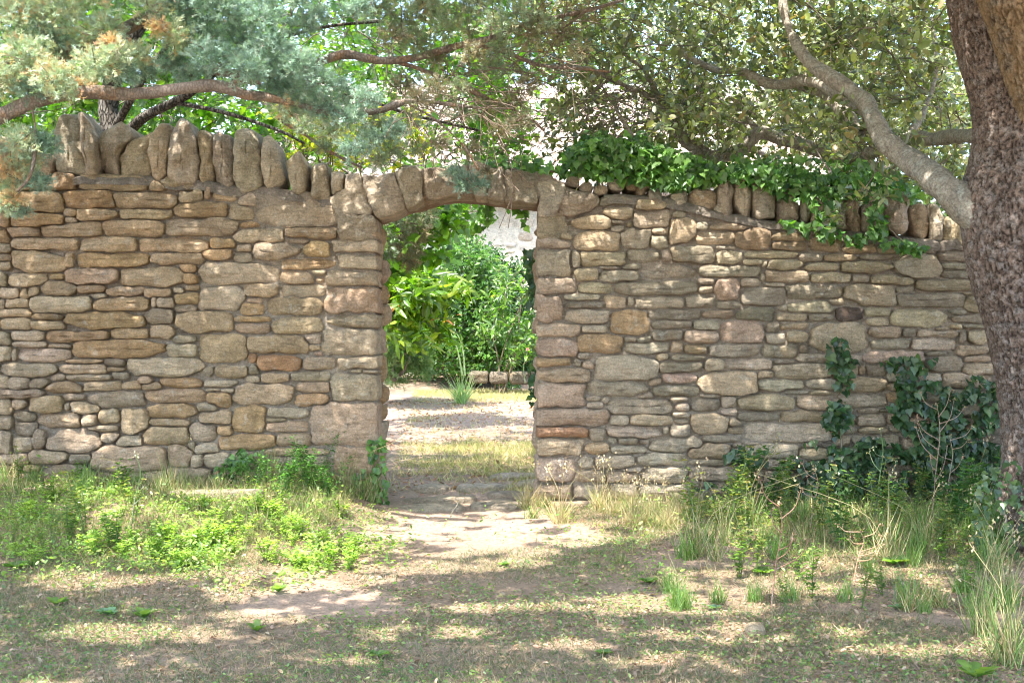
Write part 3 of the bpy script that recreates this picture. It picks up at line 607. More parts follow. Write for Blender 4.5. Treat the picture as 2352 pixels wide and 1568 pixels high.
# ---------------------------------------------------------------- house behind
HY = 13.0
def hP(px, py, y=HY): return at(px, py, y)
house = thing('stone_house', 'pale limewashed stone farmhouse with bleached clay tiled roof behind the garden wall', 'house', loc=(0, 0, 0))
EAVE = at(0, 425, HY)[2]; HX0, HX1 = at(560, 0, HY)[0], at(1950, 0, HY)[0]
def boxv(x0, x1, y0, y1, z0, z1):
    V = np.array([[x, y, z] for z in (z0, z1) for y in (y0, y1) for x in (x0, x1)]); F = np.array([[0, 1, 3, 2], [4, 6, 7, 5], [0, 4, 5, 1], [1, 5, 7, 3], [3, 7, 6, 2], [2, 6, 4, 0]]); return V, F
mb = MB(); V, F = boxv(HX0, HX1, HY + .03, HY + 7.5, 0, EAVE - .04); mb.add(V, F, (.60, .53, .41)); hwall = mb.build('wall', M['housestone'], house)
# wall stones, individually where the doorway shows them
hb = MB(); done = 0
occh = np.zeros((60, 220), bool); cs = .1
xx = np.arange(220) * cs + HX0
hs = []
for (w_, h_, c_) in ((7, 3, 120), (5, 3, 260), (5, 2, 400), (3, 2, 900), (2, 2, 500), (3, 1, 600), (2, 1, 900)):
    for k in range(c_):
        i = rng.integers(0, 60 - h_); j = rng.integers(0, max(1, min(220, int((HX1 - HX0) / cs)) - w_))
        if i * cs + .3 + h_ * cs > EAVE - .1: continue
        if not occh[i:i + h_, j:j + w_].any():
            occh[i:i + h_, j:j + w_] = True; hs.append((HX0 + j * cs, .3 + i * cs, w_ * cs, h_ * cs))
vis = lambda s: abs(s[0] + s[2] / 2 - at(1090, 0, HY)[0]) < 1.7 and s[1] > .9
hs.sort(key=lambda s: not vis(s))
for k, s in enumerate(hs):
    a = np.linspace(0, 2 * np.pi, 14, endpoint=False); e = 3.5; r = (np.abs(np.cos(a)) ** e + np.abs(np.sin(a)) ** e) ** (-1 / e)
    cx, cz = s[0] + s[2] / 2, s[1] + s[3] / 2
    o = np.stack([cx + np.cos(a) * r * (s[2] / 2 - .014), cz + np.sin(a) * r * (s[3] / 2 - .012)], 1) + rng.normal(size=(14, 2)) * .007
    V, F = stone_geo(o, -rng.uniform(.005, .03), .08, k, rnd=.02, rough=.8); V[:, 1] += HY + .03
    col = jit(pick([(.60, .53, .42), (.52, .42, .28), (.58, .55, .47), (.48, .40, .29)], 1, [5, 1.5, 4, 1.2])[0], 1, .06, .02)[0]
    if vis(s) and done < 240:
        m1 = MB(); m1.add(V, F, col); m1.build('stone', M['housestone'], hwall, True, [cx, HY, cz]); done += 1
    else: hb.add(V, F, col)
tag(hb.build('wall_rubble', M['housestone'], hwall, True), kind='stuff')
# roof: barrel tiles in rows up the slope
m, t, out = newmat('roof_tile'); N = NT(t)
c = N.mix(N.tint(), N.ramp(N.noise(6, 5, .7), [(.3, G3(.7)), (.7, G3(1.25))]), 1, 'MULTIPLY')
c = N.mix(c, (.3, .27, .24), N.ramp(N.noise(15, 5, .7), [(.52, G3(0)), (.68, G3(.5))]))
N.bsdf(out, c, N.bump(N.noise(40, 4, .7), .5, .01), .9, .15); M['tile'] = m
RID = at(1340, 213, 17.2); slope = math.atan2(RID[2] - EAVE, 4.5)
def rp(x, s, h):    # x along, s up-slope metres, h above the plane
    return np.stack([x, HY - .35 + s * math.cos(slope) - h * math.sin(slope), EAVE - .12 + s * math.sin(slope) + h * math.cos(slope)], -1)
SL = 4.85 / math.cos(slope)
mb = MB(); q = rp(np.array([HX0 - .2, HX1 + .2, HX1 + .2, HX0 - .2]), np.array([0, 0, SL, SL]), np.zeros(4)); q2 = q.copy(); q2[:, 2] -= .12
q3 = q.copy(); mb.add(np.vstack([q, q2]), np.array([[0, 1, 2, 3], [7, 6, 5, 4], [0, 4, 5, 1], [1, 5, 6, 2], [2, 6, 7, 3], [3, 7, 4, 0]]), (.5, .42, .36))
roof = mb.build('roof', M['tile'], house)
def tilegeo(kind):
    L = .5; r0, r1 = (.1, .078) if kind else (.075, .098); nn = 8; a = np.linspace(0, np.pi, nn); V = []
    for th in (0, .014):
        for s_, r in ((0, r0 - th), (L, r1 - th)):
            sg = 1 if kind else -1
            V.append(np.stack([np.cos(a) * r, np.full(nn, s_), sg * np.sin(a) * r + (0.02 if kind else .09)], 1))
    V = np.concatenate(V); F = []
    for k in range(nn - 1):
        F += [[k, k + 1, nn + k + 1, nn + k], [2 * nn + k, 3 * nn + k, 3 * nn + k + 1, 2 * nn + k + 1], [k, 2 * nn + k, 2 * nn + k + 1, k + 1], [nn + k, nn + k + 1, 3 * nn + k + 1, 3 * nn + k]]
    return V, np.array(F)
tiles = []
tg = [tilegeo(0), tilegeo(1)]
ncols = int((HX1 - HX0) / .21); nrow = int(SL / .36)
for r in range(nrow):
    for cidx in range(ncols):
        for kind in (0, 1):
            x = HX0 + .1 + cidx * .21 + (.105 if kind else 0) + rng.normal() * .006; tiles.append((x, r * .36 + rng.normal() * .012, kind, r))
pxc = lambda T: abs(toP(rp(np.array(T[0]), np.array(T[1]), np.array(.1)))[0] - 1330)
tiles.sort(key=lambda T: pxc(T) + (0 if T[2] else 400))
rb = MB()
for k, T in enumerate(tiles):
    V, F = tg[T[2]]; yaw = rng.normal() * .02
    X = T[0] + V[:, 0] * math.cos(yaw) - (V[:, 1]) * math.sin(yaw); S_ = T[1] + V[:, 1]; Q = rp(X, S_, V[:, 2] + .03 * (1 - V[:, 1] * 2) * .7 + .01)
    col = jit(pick([(.60, .51, .43), (.54, .43, .34), (.64, .58, .51), (.44, .36, .3)], 1)[0], 1, .08, .03)[0]
    if k < 290:
        m1 = MB(); m1.add(Q, F, col); m1.build('roof_tile', M['tile'], roof, True, Q.mean(0))
    else: rb.add(Q, F, col)
tag(rb.build('roof_tiles', M['tile'], roof, True), kind='stuff')
mb = MB(); xs = np.linspace(HX0, HX1, 120); P = rp(xs, np.full(120, SL), np.full(120, .06)) + np.stack([0 * xs, 0 * xs, .02 * np.sin(xs * 14)], 1)
V, F = tube(P, .11, 10); mb.add(V, F, (.62, .56, .54)); mb.build('ridge', M['tile'], roof, True)

# ---------------------------------------------------------------- foliage generators
def grow(start, d, length, rad, depth, out, leafpts, spread=.6, grav=0., kids=4, wob=.18, upb=0.):
    n = 6; P = [np.array(start, float)]; d = norm(np.array(d, float)); ds = []
    for k in range(n - 1):
        d = norm(d + rng.normal(size=3) * wob + np.array([0, 0, upb - grav])); ds.append(d); P.append(P[-1] + d * length / (n - 1))
    P = np.array(P); out.append((P, np.linspace(rad, rad * .45, n)))
    if depth == 0:
        for k in range(1, n): leafpts.append((P[k], ds[k - 1]))
        return
    for c in range(kids):
        k = rng.integers(1, n); dd = norm(ds[k - 1] + rng.normal(size=3) * spread)
        grow(P[k], dd, length * rng.uniform(.45, .75), rad * .5, depth - 1, out, leafpts, spread, grav, kids, wob, upb)
    grow(P[-1], ds[-1], length * .6, rad * .45, depth - 1, out, leafpts, spread, grav, kids, wob, upb)
def prune(Q):                            # drops crown leaves so sun reaches set patches of garden ground
    G = Q - SUN * ((Q[:, 2] - .2) / SUN[2])[:, None]; nz = fbm(G * [1, 1, 0], 2.2, 77, 2)
    bad = (np.abs(G[:, 0] + .15) < 1.1 + .05 * G[:, 1]) & (((G[:, 1] > 2.4) & (G[:, 1] < 4.8)) | ((G[:, 1] > 6.6) & (G[:, 1] < 13))) & (nz > -.15) & (Q[:, 2] > 1.9) & (Q[:, 1] < 9)
    return Q[~bad]
def leafcloud(mb, tmpl, pts, per, rad, size, cols, w=None, nb=(0, 0, 1.), nspread=.8, sv=.25, hang=None):
    pts = np.asarray(pts, float); n = len(pts) * per
    pos = np.repeat(pts, per, 0) + rng.normal(size=(n, 3)) * rad
    if pos[:, 2].max() > 1.9: pos = prune(pos); n = len(pos)
    nr = np.array(nb) + rng.normal(size=(n, 3)) * nspread
    hd = None if hang is None else rng.normal(size=(n, 3)) + np.array(hang)
    scatter(tmpl, pos, rots(nr, heading=hd), size * np.exp(rng.normal(size=n) * sv), jit(pick(cols, n, w), n), mb); return pos
def tubes(mb, br, col, n=5, minr=.0025):
    for P, R in br:
        V, F = tube(P, np.maximum(R, minr), n if R[0] > .012 else 3, False); mb.add(V, F, col)
def poly_pts(poly, n):
    poly = np.array(poly, float); lo, hi = poly.min(0), poly.max(0); out = []
    while len(out) < n:
        p = rng.uniform(lo, hi, size=(n * 2, 2)); x, y = p[:, 0], p[:, 1]; ins = np.zeros(len(p), bool); j = len(poly) - 1
        for i in range(len(poly)):
            a, b = poly[i], poly[j]; cnd = ((a[1] > y) != (b[1] > y)) & (x < (b[0] - a[0]) * (y - a[1]) / (b[1] - a[1] + 1e-12) + a[0]); ins ^= cnd; j = i
        out += list(p[ins])
    return np.array(out[:n])
def leaf_objects(parent, name, tmpl, pos, R, size, cols, mat, limit=290):
    """nearest leaves as single objects sharing a few meshes"""
    protos = [mesh_np(name, tmpl[0], tmpl[1], c, mat) for c in cols]
    for k in range(min(limit, len(pos))):
        o = link(name, protos[k % len(protos)], parent)
        o.matrix_local = Matrix.Translation(Vector(pos[k])) @ Matrix(R[k].tolist()).to_4x4() @ Matrix.Scale(float(size[k]), 4)

# ---------------------------------------------------------------- far trees closing the view
GB = [(.05, .10, .022), (.07, .13, .03), (.04, .075, .025), (.10, .15, .04)]
def far_tree(name, label, x, y, h, r, cols, zc, n, size, mat='leafb', tr=.12):
    o = thing(name, label, 'tree', None, (x, y, 0)); z0 = float(H(x, y))
    mb = MB(); P = cr([(0, 0, z0 - .2), (.05, .1, z0 + h * .35), (-.1, 0, h * .8)], 10); V, F = tube(P, np.linspace(tr, .04, 10), 10); mb.add(V, F, (.16, .13, .1))
    for k in range(7):
        a = rng.uniform(0, 6.28); b = P[4 + k % 5]; q = cr([b, b + [r * .4 * math.cos(a), r * .4 * math.sin(a), .5], b + [r * .8 * math.cos(a), r * .8 * math.sin(a), .9]], 7); V, F = tube(q, np.linspace(tr * .4, .02, 7), 6); mb.add(V, F, (.16, .13, .1))
    mb.build('trunk', M['twig'], o, True)
    nc = max(12, n // 130); cl = rng.normal(size=(nc, 3)); cl = norm(cl) * rng.uniform(.35, 1, size=(nc, 1)) ** .5 * [r, r, (h - zc) * .62] + [0, 0, zc + (h - zc) * .45]
    mb = MB(); leafcloud(mb, T_OVAL if size < .09 else T_DIAM, cl, n // nc, [r * .17, r * .17, r * .14], size, np.array(cols) * .62); c = mb.build('crown', M[mat], o); return o
far = [('evergreen_tree', 'dark evergreen tree behind the ivy covered stretch of wall, seen between holm oak leaves', 4.6, 9.5, 7.0, 2.4, [(.045, .07, .03), (.07, .10, .045), (.03, .05, .02)], .8, 6500, .11),
 ('evergreen_tree', 'grey green evergreen tree behind the right end of the wall', 7.6, 8.5, 7.2, 2.6, [(.06, .085, .04), (.085, .11, .055)], .8, 6000, .11),
 ('evergreen_tree', 'tall hazy evergreen rising over the right part of the tiled roof', 3.4, 21.5, 11.0, 3.2, [(.09, .13, .08), (.12, .17, .10)], 3.2, 6500, .17),
 ('poplar_tree', 'pale blue green tree rising behind the ridge of the tiled roof', 0.4, 24, 10.4, 2.8, [(.12, .19, .11), (.15, .24, .14)], 3.4, 6500, .18),
 ('broadleaf_tree', 'bright green broadleaf tree behind the left part of the wall', -4.7, 8.5, 6.4, 2.4, [(.09, .17, .025), (.12, .2, .03), (.06, .12, .02)], .9, 7500, .1),
 ('broadleaf_tree', 'sunlit green tree behind the junipers at the far left', -7.6, 10, 6.6, 2.6, [(.08, .15, .025), (.06, .11, .02)], .8, 6000, .12),
 ('broadleaf_tree', 'leafy green tree standing at the left corner of the house roof', -4.0, 14.5, 8.2, 2.4, [(.09, .16, .04), (.12, .19, .05)], 2.4, 7000, .13),
 ('evergreen_tree', 'blue green far tree beyond the left side of the farmhouse', -3.4, 27, 12, 4.2, [(.10, .15, .09), (.13, .19, .11)], 2.4, 7000, .22),
 ('evergreen_tree', 'far dark tree high behind the right end of the farmhouse', 8.0, 22, 10.5, 4.2, [(.07, .10, .06), (.09, .13, .07)], 1.0, 7000, .2),
 ('evergreen_tree', 'far tree at the left edge of the garden behind everything', -10.5, 20, 11, 4.2, [(.08, .13, .06), (.1, .16, .07)], .8, 7000, .2)]
for f in far: far_tree(*f)
mb = MB(); xs = np.linspace(-40, 40, 60); pts = np.stack([xs + rng.normal(size=60) * 2, 34 + 4 * np.sin(xs * .3), 2 + 3 * rng.random(60)], 1)
leafcloud(mb, T_DIAM, np.vstack([pts, pts + [0, 0, 3], pts * [1, 1, .4]]), 60, [1.5, 1.5, 1.3], .5, [(.09, .14, .07), (.11, .17, .09), (.07, .11, .06)])
leafcloud(mb, T_DIAM, np.stack([rng.uniform(-14, 14, 90), rng.uniform(19, 22, 90), rng.uniform(5, 11, 90)], 1), 90, [1.0, .6, .8], .3, [(.05, .09, .03), (.07, .11, .04), (.04, .07, .025)])
woods = mb.build('distant_trees', M['leaf']); tag(woods, 'line of distant green trees closing the garden behind the house', 'trees', kind='stuff')

# ---------------------------------------------------------------- deciduous oak behind the wall (left)
doak = thing('deciduous_oak', 'young oak with dark trunk and bright backlit lobed leaves just behind the left coping', 'tree', None, tuple(at(255, 1100, 1.1) * [1, 1, 0]))
dl = np.array(doak.location)
def part(parent, mb, name, mat, smooth=False):
    o = mb.build(name, M[mat], None, smooth); o.parent = parent; o.matrix_parent_inverse = parent.matrix_world.inverted() if False else Matrix.Translation(-parent.location); return o
mb = MB(); P = cr(atv([(262, 1000, 1.1), (258, 700, 1.1), (256, 400, 1.1), (255, 300, 1.1), (250, 240, 1.1), (270, 150, 1.), (330, 40, .9)]), 30)
V, F = tube(P, np.interp(np.arange(30), [0, 12, 29], [.12, .085, .055]), 16); V += .01 * fbm(V, 14, 3)[:, None]; mb.add(V, F, (.13, .115, .1))
part(doak, mb, 'trunk', 'bark', True)
for L, r in (([(290, 310, 3), (330, 270, 2.8), (400, 235, 2.6), (450, 205, 2.5), (560, 110, 2.3)], .05), ([(245, 330, 3), (300, 230, 2.6), (350, 150, 2.4), (420, 60, 2.2)], .04), ([(560, 130, 2.3), (640, 90, 2.2), (760, 60, 2.1), (880, 50, 2.)], .02), ([(400, 235, 2.6), (520, 260, 2.2), (640, 300, 2.0), (700, 330, 1.8)], .02),
             ([(120, 330, 2.6), (200, 290, 2.7), (250, 310, 3)], .03), ([(560, 110, 2.3), (720, 170, 2.), (900, 250, 1.8), (1100, 300, 1.6)], .02)):
    mb = MB(); V, F = tube(cr(atv([(a, b, max(c - 1.9, .5)) for a, b, c in L]), 18), np.linspace(r, r * .5, 18) * .85, 8); mb.add(V, F, (.14, .12, .10)); part(doak, mb, 'limb', 'bark', True)
mbt, mbl = MB(), MB(); br, lp = [], []
cents = [(poly, n) for poly, n in (([(0, 150), (640, 230), (680, 400), (0, 400)], 70), ([(600, 0), (900, 0), (940, 130), (640, 110)], 42), ([(640, 290), (900, 330), (900, 420), (640, 420)], 50), ([(930, 230), (1200, 150), (1190, 330), (1020, 380), (940, 330)], 72), ([(0, 0), (560, -40), (560, 160), (0, 160)], 50), ([(1000, -60), (1260, -60), (1230, 130), (1060, 160)], 20), ([(-300, -150), (1000, -150), (1000, -20), (-300, -20)], 50))]
for poly, n in cents:
    for p in poly_pts(poly, n):
        s = at(p[0], p[1], rng.uniform(1.2, 3.6)); grow(s, rng.normal(size=3) + [0, 0, .2], .45, .007, 1, br, lp, .7, kids=3)
tubes(mbt, br, (.15, .13, .1)); part(doak, mbt, 'twigs', 'twig')['kind'] = 'stuff'
OAKC = [(.07, .15, .018), (.09, .19, .022), (.05, .11, .015), (.14, .22, .03)]
pp = np.array([p for p, d in lp]); sel = rng.permutation(len(pp))
leafcloud(mbl, T_OAK, pp, 3, .035, .075, OAKC, None, (0, -.3, .8), .7)
c = part(doak, mbl, 'crown', 'leafb')
f = pp[sel[:280]]; f = f + rng.normal(size=f.shape) * .04; f = f - dl
leaf_objects(doak, 'leaf', T_OAK, f, rots(np.array([0, -.5, .8]) + rng.normal(size=f.shape) * .6), .085 * np.exp(rng.normal(size=280) * .15), OAKC, M['leafb'])
# yellow shrub just behind the coping, right of the oak
ys = thing('yellow_green_shrub', 'yellow green shrub poking up behind the wall beside the last tall coping stones', 'shrub', None, tuple(at(760, 0, .9) * [1, 1, 0]))
br, lp = [], []
for p in poly_pts([(640, 290), (800, 350), (950, 330), (1000, 390), (700, 420)], 34): grow(at(p[0], p[1], rng.uniform(.7, 1.4)), [0, -.1, 1], .22, .005, 1, br, lp, .6)
for px in (690, 760, 830): P = cr([at(px, 1120, .9), at(px - 10, 700, .9), at(px, 350, 1.0)], 8); br.append((P, np.linspace(.012, .006, 8)))
mbt, mbl = MB(), MB(); tubes(mbt, br, (.2, .15, .1)); part(ys, mbt, 'stems', 'twig')
leafcloud(mbl, T_OVAL, [p for p, d in lp], 2, .025, .045, [(.34, .34, .04), (.2, .3, .04), (.4, .33, .05)], None); part(ys, mbl, 'foliage', 'leafb')

# ---------------------------------------------------------------- holm oak on the right
TY = -1.8
oak = thing('holm_oak', 'big old holm oak with fissured bark leaning in at the right edge before the wall', 'tree', None, tuple(at(2420, 1290, TY) * [1, 1, 0]))
def bark_tube(rows, y, nu, nv, name, mat, tint, cell=(.018, .064), depth=.018, seed=0, lean=0.):
    R = cr([(px, py, hw) for px, py, hw in rows], nv); yy = y + lean * sstep(.12, .6, np.linspace(0, 1, nv)); P = np.array([at(a, b, q) for (a, b, _), q in zip(R, yy)]); rad = R[:, 2] / FOC * (yy + DIST)
    T = norm(np.gradient(P, axis=0)); u = norm(np.cross(T, [0, 1, 0])); v = np.cross(T, u)
    a = np.linspace(0, 2 * np.pi, nu, endpoint=False); s = np.concatenate([[0], np.cumsum(np.linalg.norm(np.diff(P, axis=0), axis=1))])
    A, S_ = np.meshgrid(a, s); per = int(round(2 * np.pi * rad.mean() / cell[0])); U = A / (2 * np.pi) * per; Vv = S_ / cell[1]
    wq = np.stack([np.cos(A) * 3, np.sin(A) * 3, S_ * 6], -1); U = U + .8 * vnoise(wq, 1.2, seed + 1) + .25 * vnoise(wq, 5, seed + 3); Vv = Vv + .9 * vnoise(wq, 1.2, seed + 2) + .3 * vnoise(wq, 5, seed + 4)
    iu, iv = np.floor(U), np.floor(Vv); f1 = np.full(U.shape, 9.); f2 = np.full(U.shape, 9.)
    for du in (-1, 0, 1):
        for dv in (-1, 0, 1):
            cu, cv = iu + du, iv + dv; h1 = _hash(np.mod(cu, per).astype(int), cv.astype(int), 1, seed); h2 = _hash(np.mod(cu, per).astype(int), cv.astype(int), 2, seed)
            d = np.hypot(U - cu - .15 - .7 * h1, (Vv - cv - .15 - .7 * h2)); f2 = np.where(d < f1, f1, np.minimum(f2, d)); f1 = np.minimum(f1, d)
    crack = np.clip((f2 - f1) / (.3 + .12 * vnoise(wq, 1.5, seed + 8)), 0, 1) ** .8
    big = fbm(wq, .35, seed + 5, 3)
    r = rad[:, None] * (1 + .08 * big) + depth * (crack - 1) + .004 * fbm(wq, 4, seed + 6, 2)
    V = P[:, None] + r[..., None] * (np.cos(A)[..., None] * u[:, None] + np.sin(A)[..., None] * v[:, None]); V = V.reshape(-1, 3)
    k = (np.arange(nv - 1)[:, None] * nu + np.arange(nu)[None]).ravel(); j2 = (np.arange(nv - 1)[:, None] * nu + (np.arange(nu)[None] + 1) % nu).ravel()
    F = np.stack([k, j2, j2 + nu, k + nu], 1)
    c = np.array(tint) * (.2 + .8 * crack.reshape(-1, 1)) * (1 + .25 * big.reshape(-1, 1))
    return V, F, c, P, rad
def simple_bark(name, lichen, lam, orange):
    m, t, out = newmat(name); N = NT(t)
    c = N.mix(N.tint(), N.ramp(N.noise(18, 5, .7), [(.3, G3(.7)), (.7, G3(1.35))]), 1, 'MULTIPLY')
    c = N.mix(c, N.mix(lichen, N.tint(), .3), N.ramp(N.noise(21, 6, .75), [(.5, G3(0)), (.56, G3(lam))]))
    c = N.mix(c, N.ramp(N.noise(75, 4, .75), [(.36, G3(.5)), (.6, G3(1.15))]), 1, 'MULTIPLY')
    if orange: c = N.mix(c, N.mix((.5, .3, .12), N.tint(), .35), N.ramp(N.noise(9, 4, .6), [(.38, G3(0)), (.52, G3(orange))]))
    N.bsdf(out, c, N.bump(N.noise(60, 6, .78), 1., .012), .95, .1); M[name] = m
simple_bark('oakreal', (.55, .52, .5), .4, 0); simple_bark('oakorange', (.5, .46, .38), .35, .38)
simple_bark('barkgrey', (.46, .48, .43), .75, .12)
mb = MB(); V, F, c, P, r = bark_tube([(2120, -700, 55), (2170, -420, 62), (2215, -200, 70), (2262, 0, 84), (2290, 100, 92), (2335, 210, 105), (2348, 300, 108), (2345, 380, 114), (2334, 450, 122), (2334, 500, 124), (2348, 600, 122), (2366, 700, 112), (2388, 820, 106), (2400, 900, 104), (2414, 1040, 108), (2420, 1150, 122), (2424, 1240, 140), (2432, 1330, 175), (2440, 1400, 200)], TY, 190, 500, 'trunk', None, (.225, .168, .138))
mb.add(V, F, c); part(oak, mb, 'trunk', 'oakreal', True)
mb = MB(); V, F, c, P, r = bark_tube([(2372, 640, 60), (2400, 520, 88), (2425, 400, 92), (2425, 290, 90), (2400, 180, 84), (2355, 60, 78), (2305, -60, 72), (2240, -300, 60), (2150, -600, 50)], TY, 150, 360, 'limb', None, (.29, .225, .165), seed=4, lean=-.28)
mb.add(V, F, c); part(oak, mb, 'limb', 'oakorange', True)
def limb(rows, name='limb', mat='barkgrey', tint=(.30, .28, .245), nv=None, n=14, amp=.017, par=None):
    nv = nv or len(rows) * 7; R = cr(rows, nv); P = np.array([at(a, b, y) for a, b, y, _ in R]); rad = R[:, 3] / FOC * (R[:, 2] + DIST)
    V, F = tube(P, rad, n); nz = fbm(V, 9, 33, 3) * amp + fbm(V, 30, 34, 2) * amp * .35; k = len(P) * n; cen = np.repeat(P, n, 0); V[:k] += norm(V[:k] - cen) * nz[:k, None]
    mb = MB(); mb.add(V, F, tint); return part(par or oak, mb, name, mat, True), P
LIMBS = [
 [(2360, 560, -1.8, 100), (2290, 515, -1.8, 78), (2225, 475, -1.8, 52), (2180, 440, -1.76, 40), (2140, 405, -1.65, 34), (2080, 360, -1.4, 30), (2030, 320, -1.3, 26), (2005, 270, -1.2, 22), (1985, 235, -1.1, 23), (1930, 190, -1., 22), (1880, 160, -.9, 18), (1840, 120, -.8, 14), (1810, 60, -.7, 11), (1790, -40, -.6, 9)],
 [(2310, 300, -1.6, 30), (2240, 310, -1.2, 20), (2160, 318, -.8, 19), (2080, 322, -.3, 18), (2000, 352, .2, 17), (1930, 360, .5, 18), (1850, 335, .6, 17), (1790, 318, .6, 15), (1745, 305, .6, 16), (1700, 345, .6, 17), (1640, 360, .6, 15), (1580, 335, .6, 11), (1540, 285, .6, 9), (1510, 220, .6, 8), (1480, 160, .5, 6)],
 [(2000, 260, -1.15, 22), (1950, 230, -.8, 18), (1890, 195, -.5, 16), (1840, 185, -.3, 15), (1800, 195, -.1, 13), (1760, 190, 0, 12), (1700, 165, .1, 10), (1640, 160, .3, 7), (1560, 120, .4, 5)],
 [(1985, 300, -.6, 16), (1940, 260, -.4, 14), (1890, 215, -.1, 13), (1800, 190, .3, 10)],
 [(1640, 360, .6, 10), (1560, 300, .6, 8), (1520, 240, .6, 7), (1440, 200, .5, 7), (1350, 160, .4, 6), (1240, 150, .3, 5), (1150, 110, .2, 3)],
 [(1480, 160, .5, 6), (1430, 120, .4, 5), (1380, 60, .3, 4), (1320, 20, .3, 3)],
 [(1745, 305, .6, 8), (1690, 250, .7, 7), (1620, 210, .8, 5), (1540, 60, .8, 4)],
 [(2080, 320, -.3, 8), (2120, 260, 0, 7), (2150, 160, .3, 5), (2140, 40, .5, 4)],
 [(1600, 345, .6, 6), (1530, 380, .3, 5), (1480, 350, .2, 4), (1400, 230, .2, 3)]]
for r in LIMBS: limb([(a, b, c, d * .9) for a, b, c, d in r])
# (collar) where the big limb leaves the trunk
br, lp = [], []
HOLM = [([(1200, 0), (2230, 0), (2230, 120), (1230, 120)], 135, (-.6, 2.4)), ([(1330, 110), (2230, 110), (2230, 300), (1900, 330), (1420, 220)], 135, (-.2, 2.6)), ([(1620, 260), (2230, 280), (2230, 400), (1640, 330)], 46, (.4, 2.4)), ([(1270, 180), (1640, 200), (1620, 290), (1400, 280)], 38, (.3, 1.2)), ([(1900, 340), (2080, 350), (2050, 410), (1900, 400)], 7, (-1.2, -.6)), ([(1000, -150), (2400, -150), (2350, -10), (1000, -10)], 60, (-1, 2))]
for poly, n, yr in HOLM:
    for p in poly_pts(poly, n): grow(at(p[0], p[1], rng.uniform(*yr)), rng.normal(size=3) + [-.6, 0, -.1], .34, .006, 1, br, lp, .7, kids=3)
for p in poly_pts([(1250, 40), (1650, 100), (1640, 340), (1500, 330), (1300, 220)], 26): grow(at(p[0], p[1], .4), np.array([-1, 0, -.3]) + rng.normal(size=3) * .4, .5, .006, 2, br, [], .5, kids=3)
mbt, mbl = MB(), MB(); tubes(mbt, br, (.2, .17, .14)); part(oak, mbt, 'twigs', 'twig')['kind'] = 'stuff'
pp = np.array([p for p, d in lp]); HC = [(.15, .19, .08), (.22, .26, .12), (.10, .13, .055), (.32, .34, .18), (.27, .34, .08), (.28, .22, .1)]
leafcloud(mbl, T_OVAL, pp, 3, .035, .05, HC, [3, 3, 2.5, 1.6, 1, .5], (0, -.3, .6), .9)
part(oak, mbl, 'crown', 'holm')
front = pp[np.argsort(pp[:, 1])[:600]]; front = front[rng.permutation(len(front))[:280]] + rng.normal(size=(280, 3)) * .03
leaf_objects(oak, 'leaf', T_OVAL, front - np.array(oak.location), rots(np.array([0, -.4, .6]) + rng.normal(size=(280, 3)) * .8), .056 * np.exp(rng.normal(size=280) * .15), HC, M['holm'])

# ---------------------------------------------------------------- juniper on the left, its boughs hang over the wall
jun = thing('juniper_tree', 'blue green juniper reaching long peeling boughs over the left half of the wall', 'tree', None, (-4.6, -1.6, 0))
JB = [[(-700, 900, -1.5, 60), (-560, 620, -1.5, 50), (-330, 420, -1.4, 38), (-150, 335, -1.3, 30), (0, 268, -1.2, 22), (80, 232, -1.2, 21), (180, 212, -1.2, 19), (300, 216, -1.2, 18), (400, 206, -1.2, 17), (470, 197, -1.2, 19), (510, 200, -1.2, 17), (560, 218, -1.2, 14), (605, 222, -1.15, 13), (680, 240, -1.1, 10), (760, 258, -1.1, 10), (860, 256, -1, 10), (910, 240, -1, 9), (960, 232, -1, 6), (1080, 246, -.95, 4), (1180, 250, -.9, 3)],
 [(-330, 420, -1.4, 30), (-150, 200, -1.1, 26), (60, 150, -1., 22), (220, 100, -.9, 18), (320, 50, -.8, 18), (430, -10, -.8, 15), (520, -90, -.8, 11)],
 [(180, 130, -.9, 12), (380, 150, -.8, 12), (560, 170, -.8, 12), (700, 160, -.8, 12), (745, 138, -.8, 13), (800, 126, -.8, 12), (880, 140, -.8, 11), (960, 131, -.8, 11), (1060, 104, -.8, 10), (1135, 87, -.8, 8), (1220, 50, -.8, 6), (1290, 38, -.7, 6), (1400, 10, -.7, 5), (1500, -30, -.7, 4)],
 [(900, 138, -.8, 7), (980, 165, -.75, 6), (1060, 200, -.7, 6), (1130, 230, -.7, 5), (1200, 262, -.65, 4), (1250, 300, -.6, 3)],
 [(1080, 100, -.8, 6), (1160, 120, -.7, 5), (1240, 150, -.6, 5), (1330, 158, -.5, 5), (1400, 165, -.4, 4)],
 [(640, 270, -1., 7), (700, 310, -.9, 6), (760, 350, -.8, 5), (830, 385, -.6, 4)],
 [(55, 180, -1.15, 4), (72, 240, -1.2, 4), (82, 320, -1.2, 4), (70, 400, -1.2, 3), (40, 440, -1.2, 3)],
 [(940, 240, -1, 4), (1000, 275, -.95, 3), (1060, 330, -.9, 3), (1100, 390, -.85, 2)],
 [(520, 200, -1.2, 10), (560, 186, -1.2, 8), (598, 190, -1.2, 6)]]
for r in JB: limb([(a, b, c, d * .82) for a, b, c, d in r], 'bough', 'barkjun', (.25, .21, .185), n=14 if r[0][3] > 9 else 7, amp=.008, par=jun)
rows = [(-760, 1240, -1.6, 90), (-740, 1050, -1.6, 72), (-690, 880, -1.5, 62), (-560, 500, -1.5, 52), (-480, 100, -1.5, 44), (-420, -400, -1.4, 30)]
limb(rows, 'trunk', 'barkjun', (.30, .22, .17), n=20, par=jun)
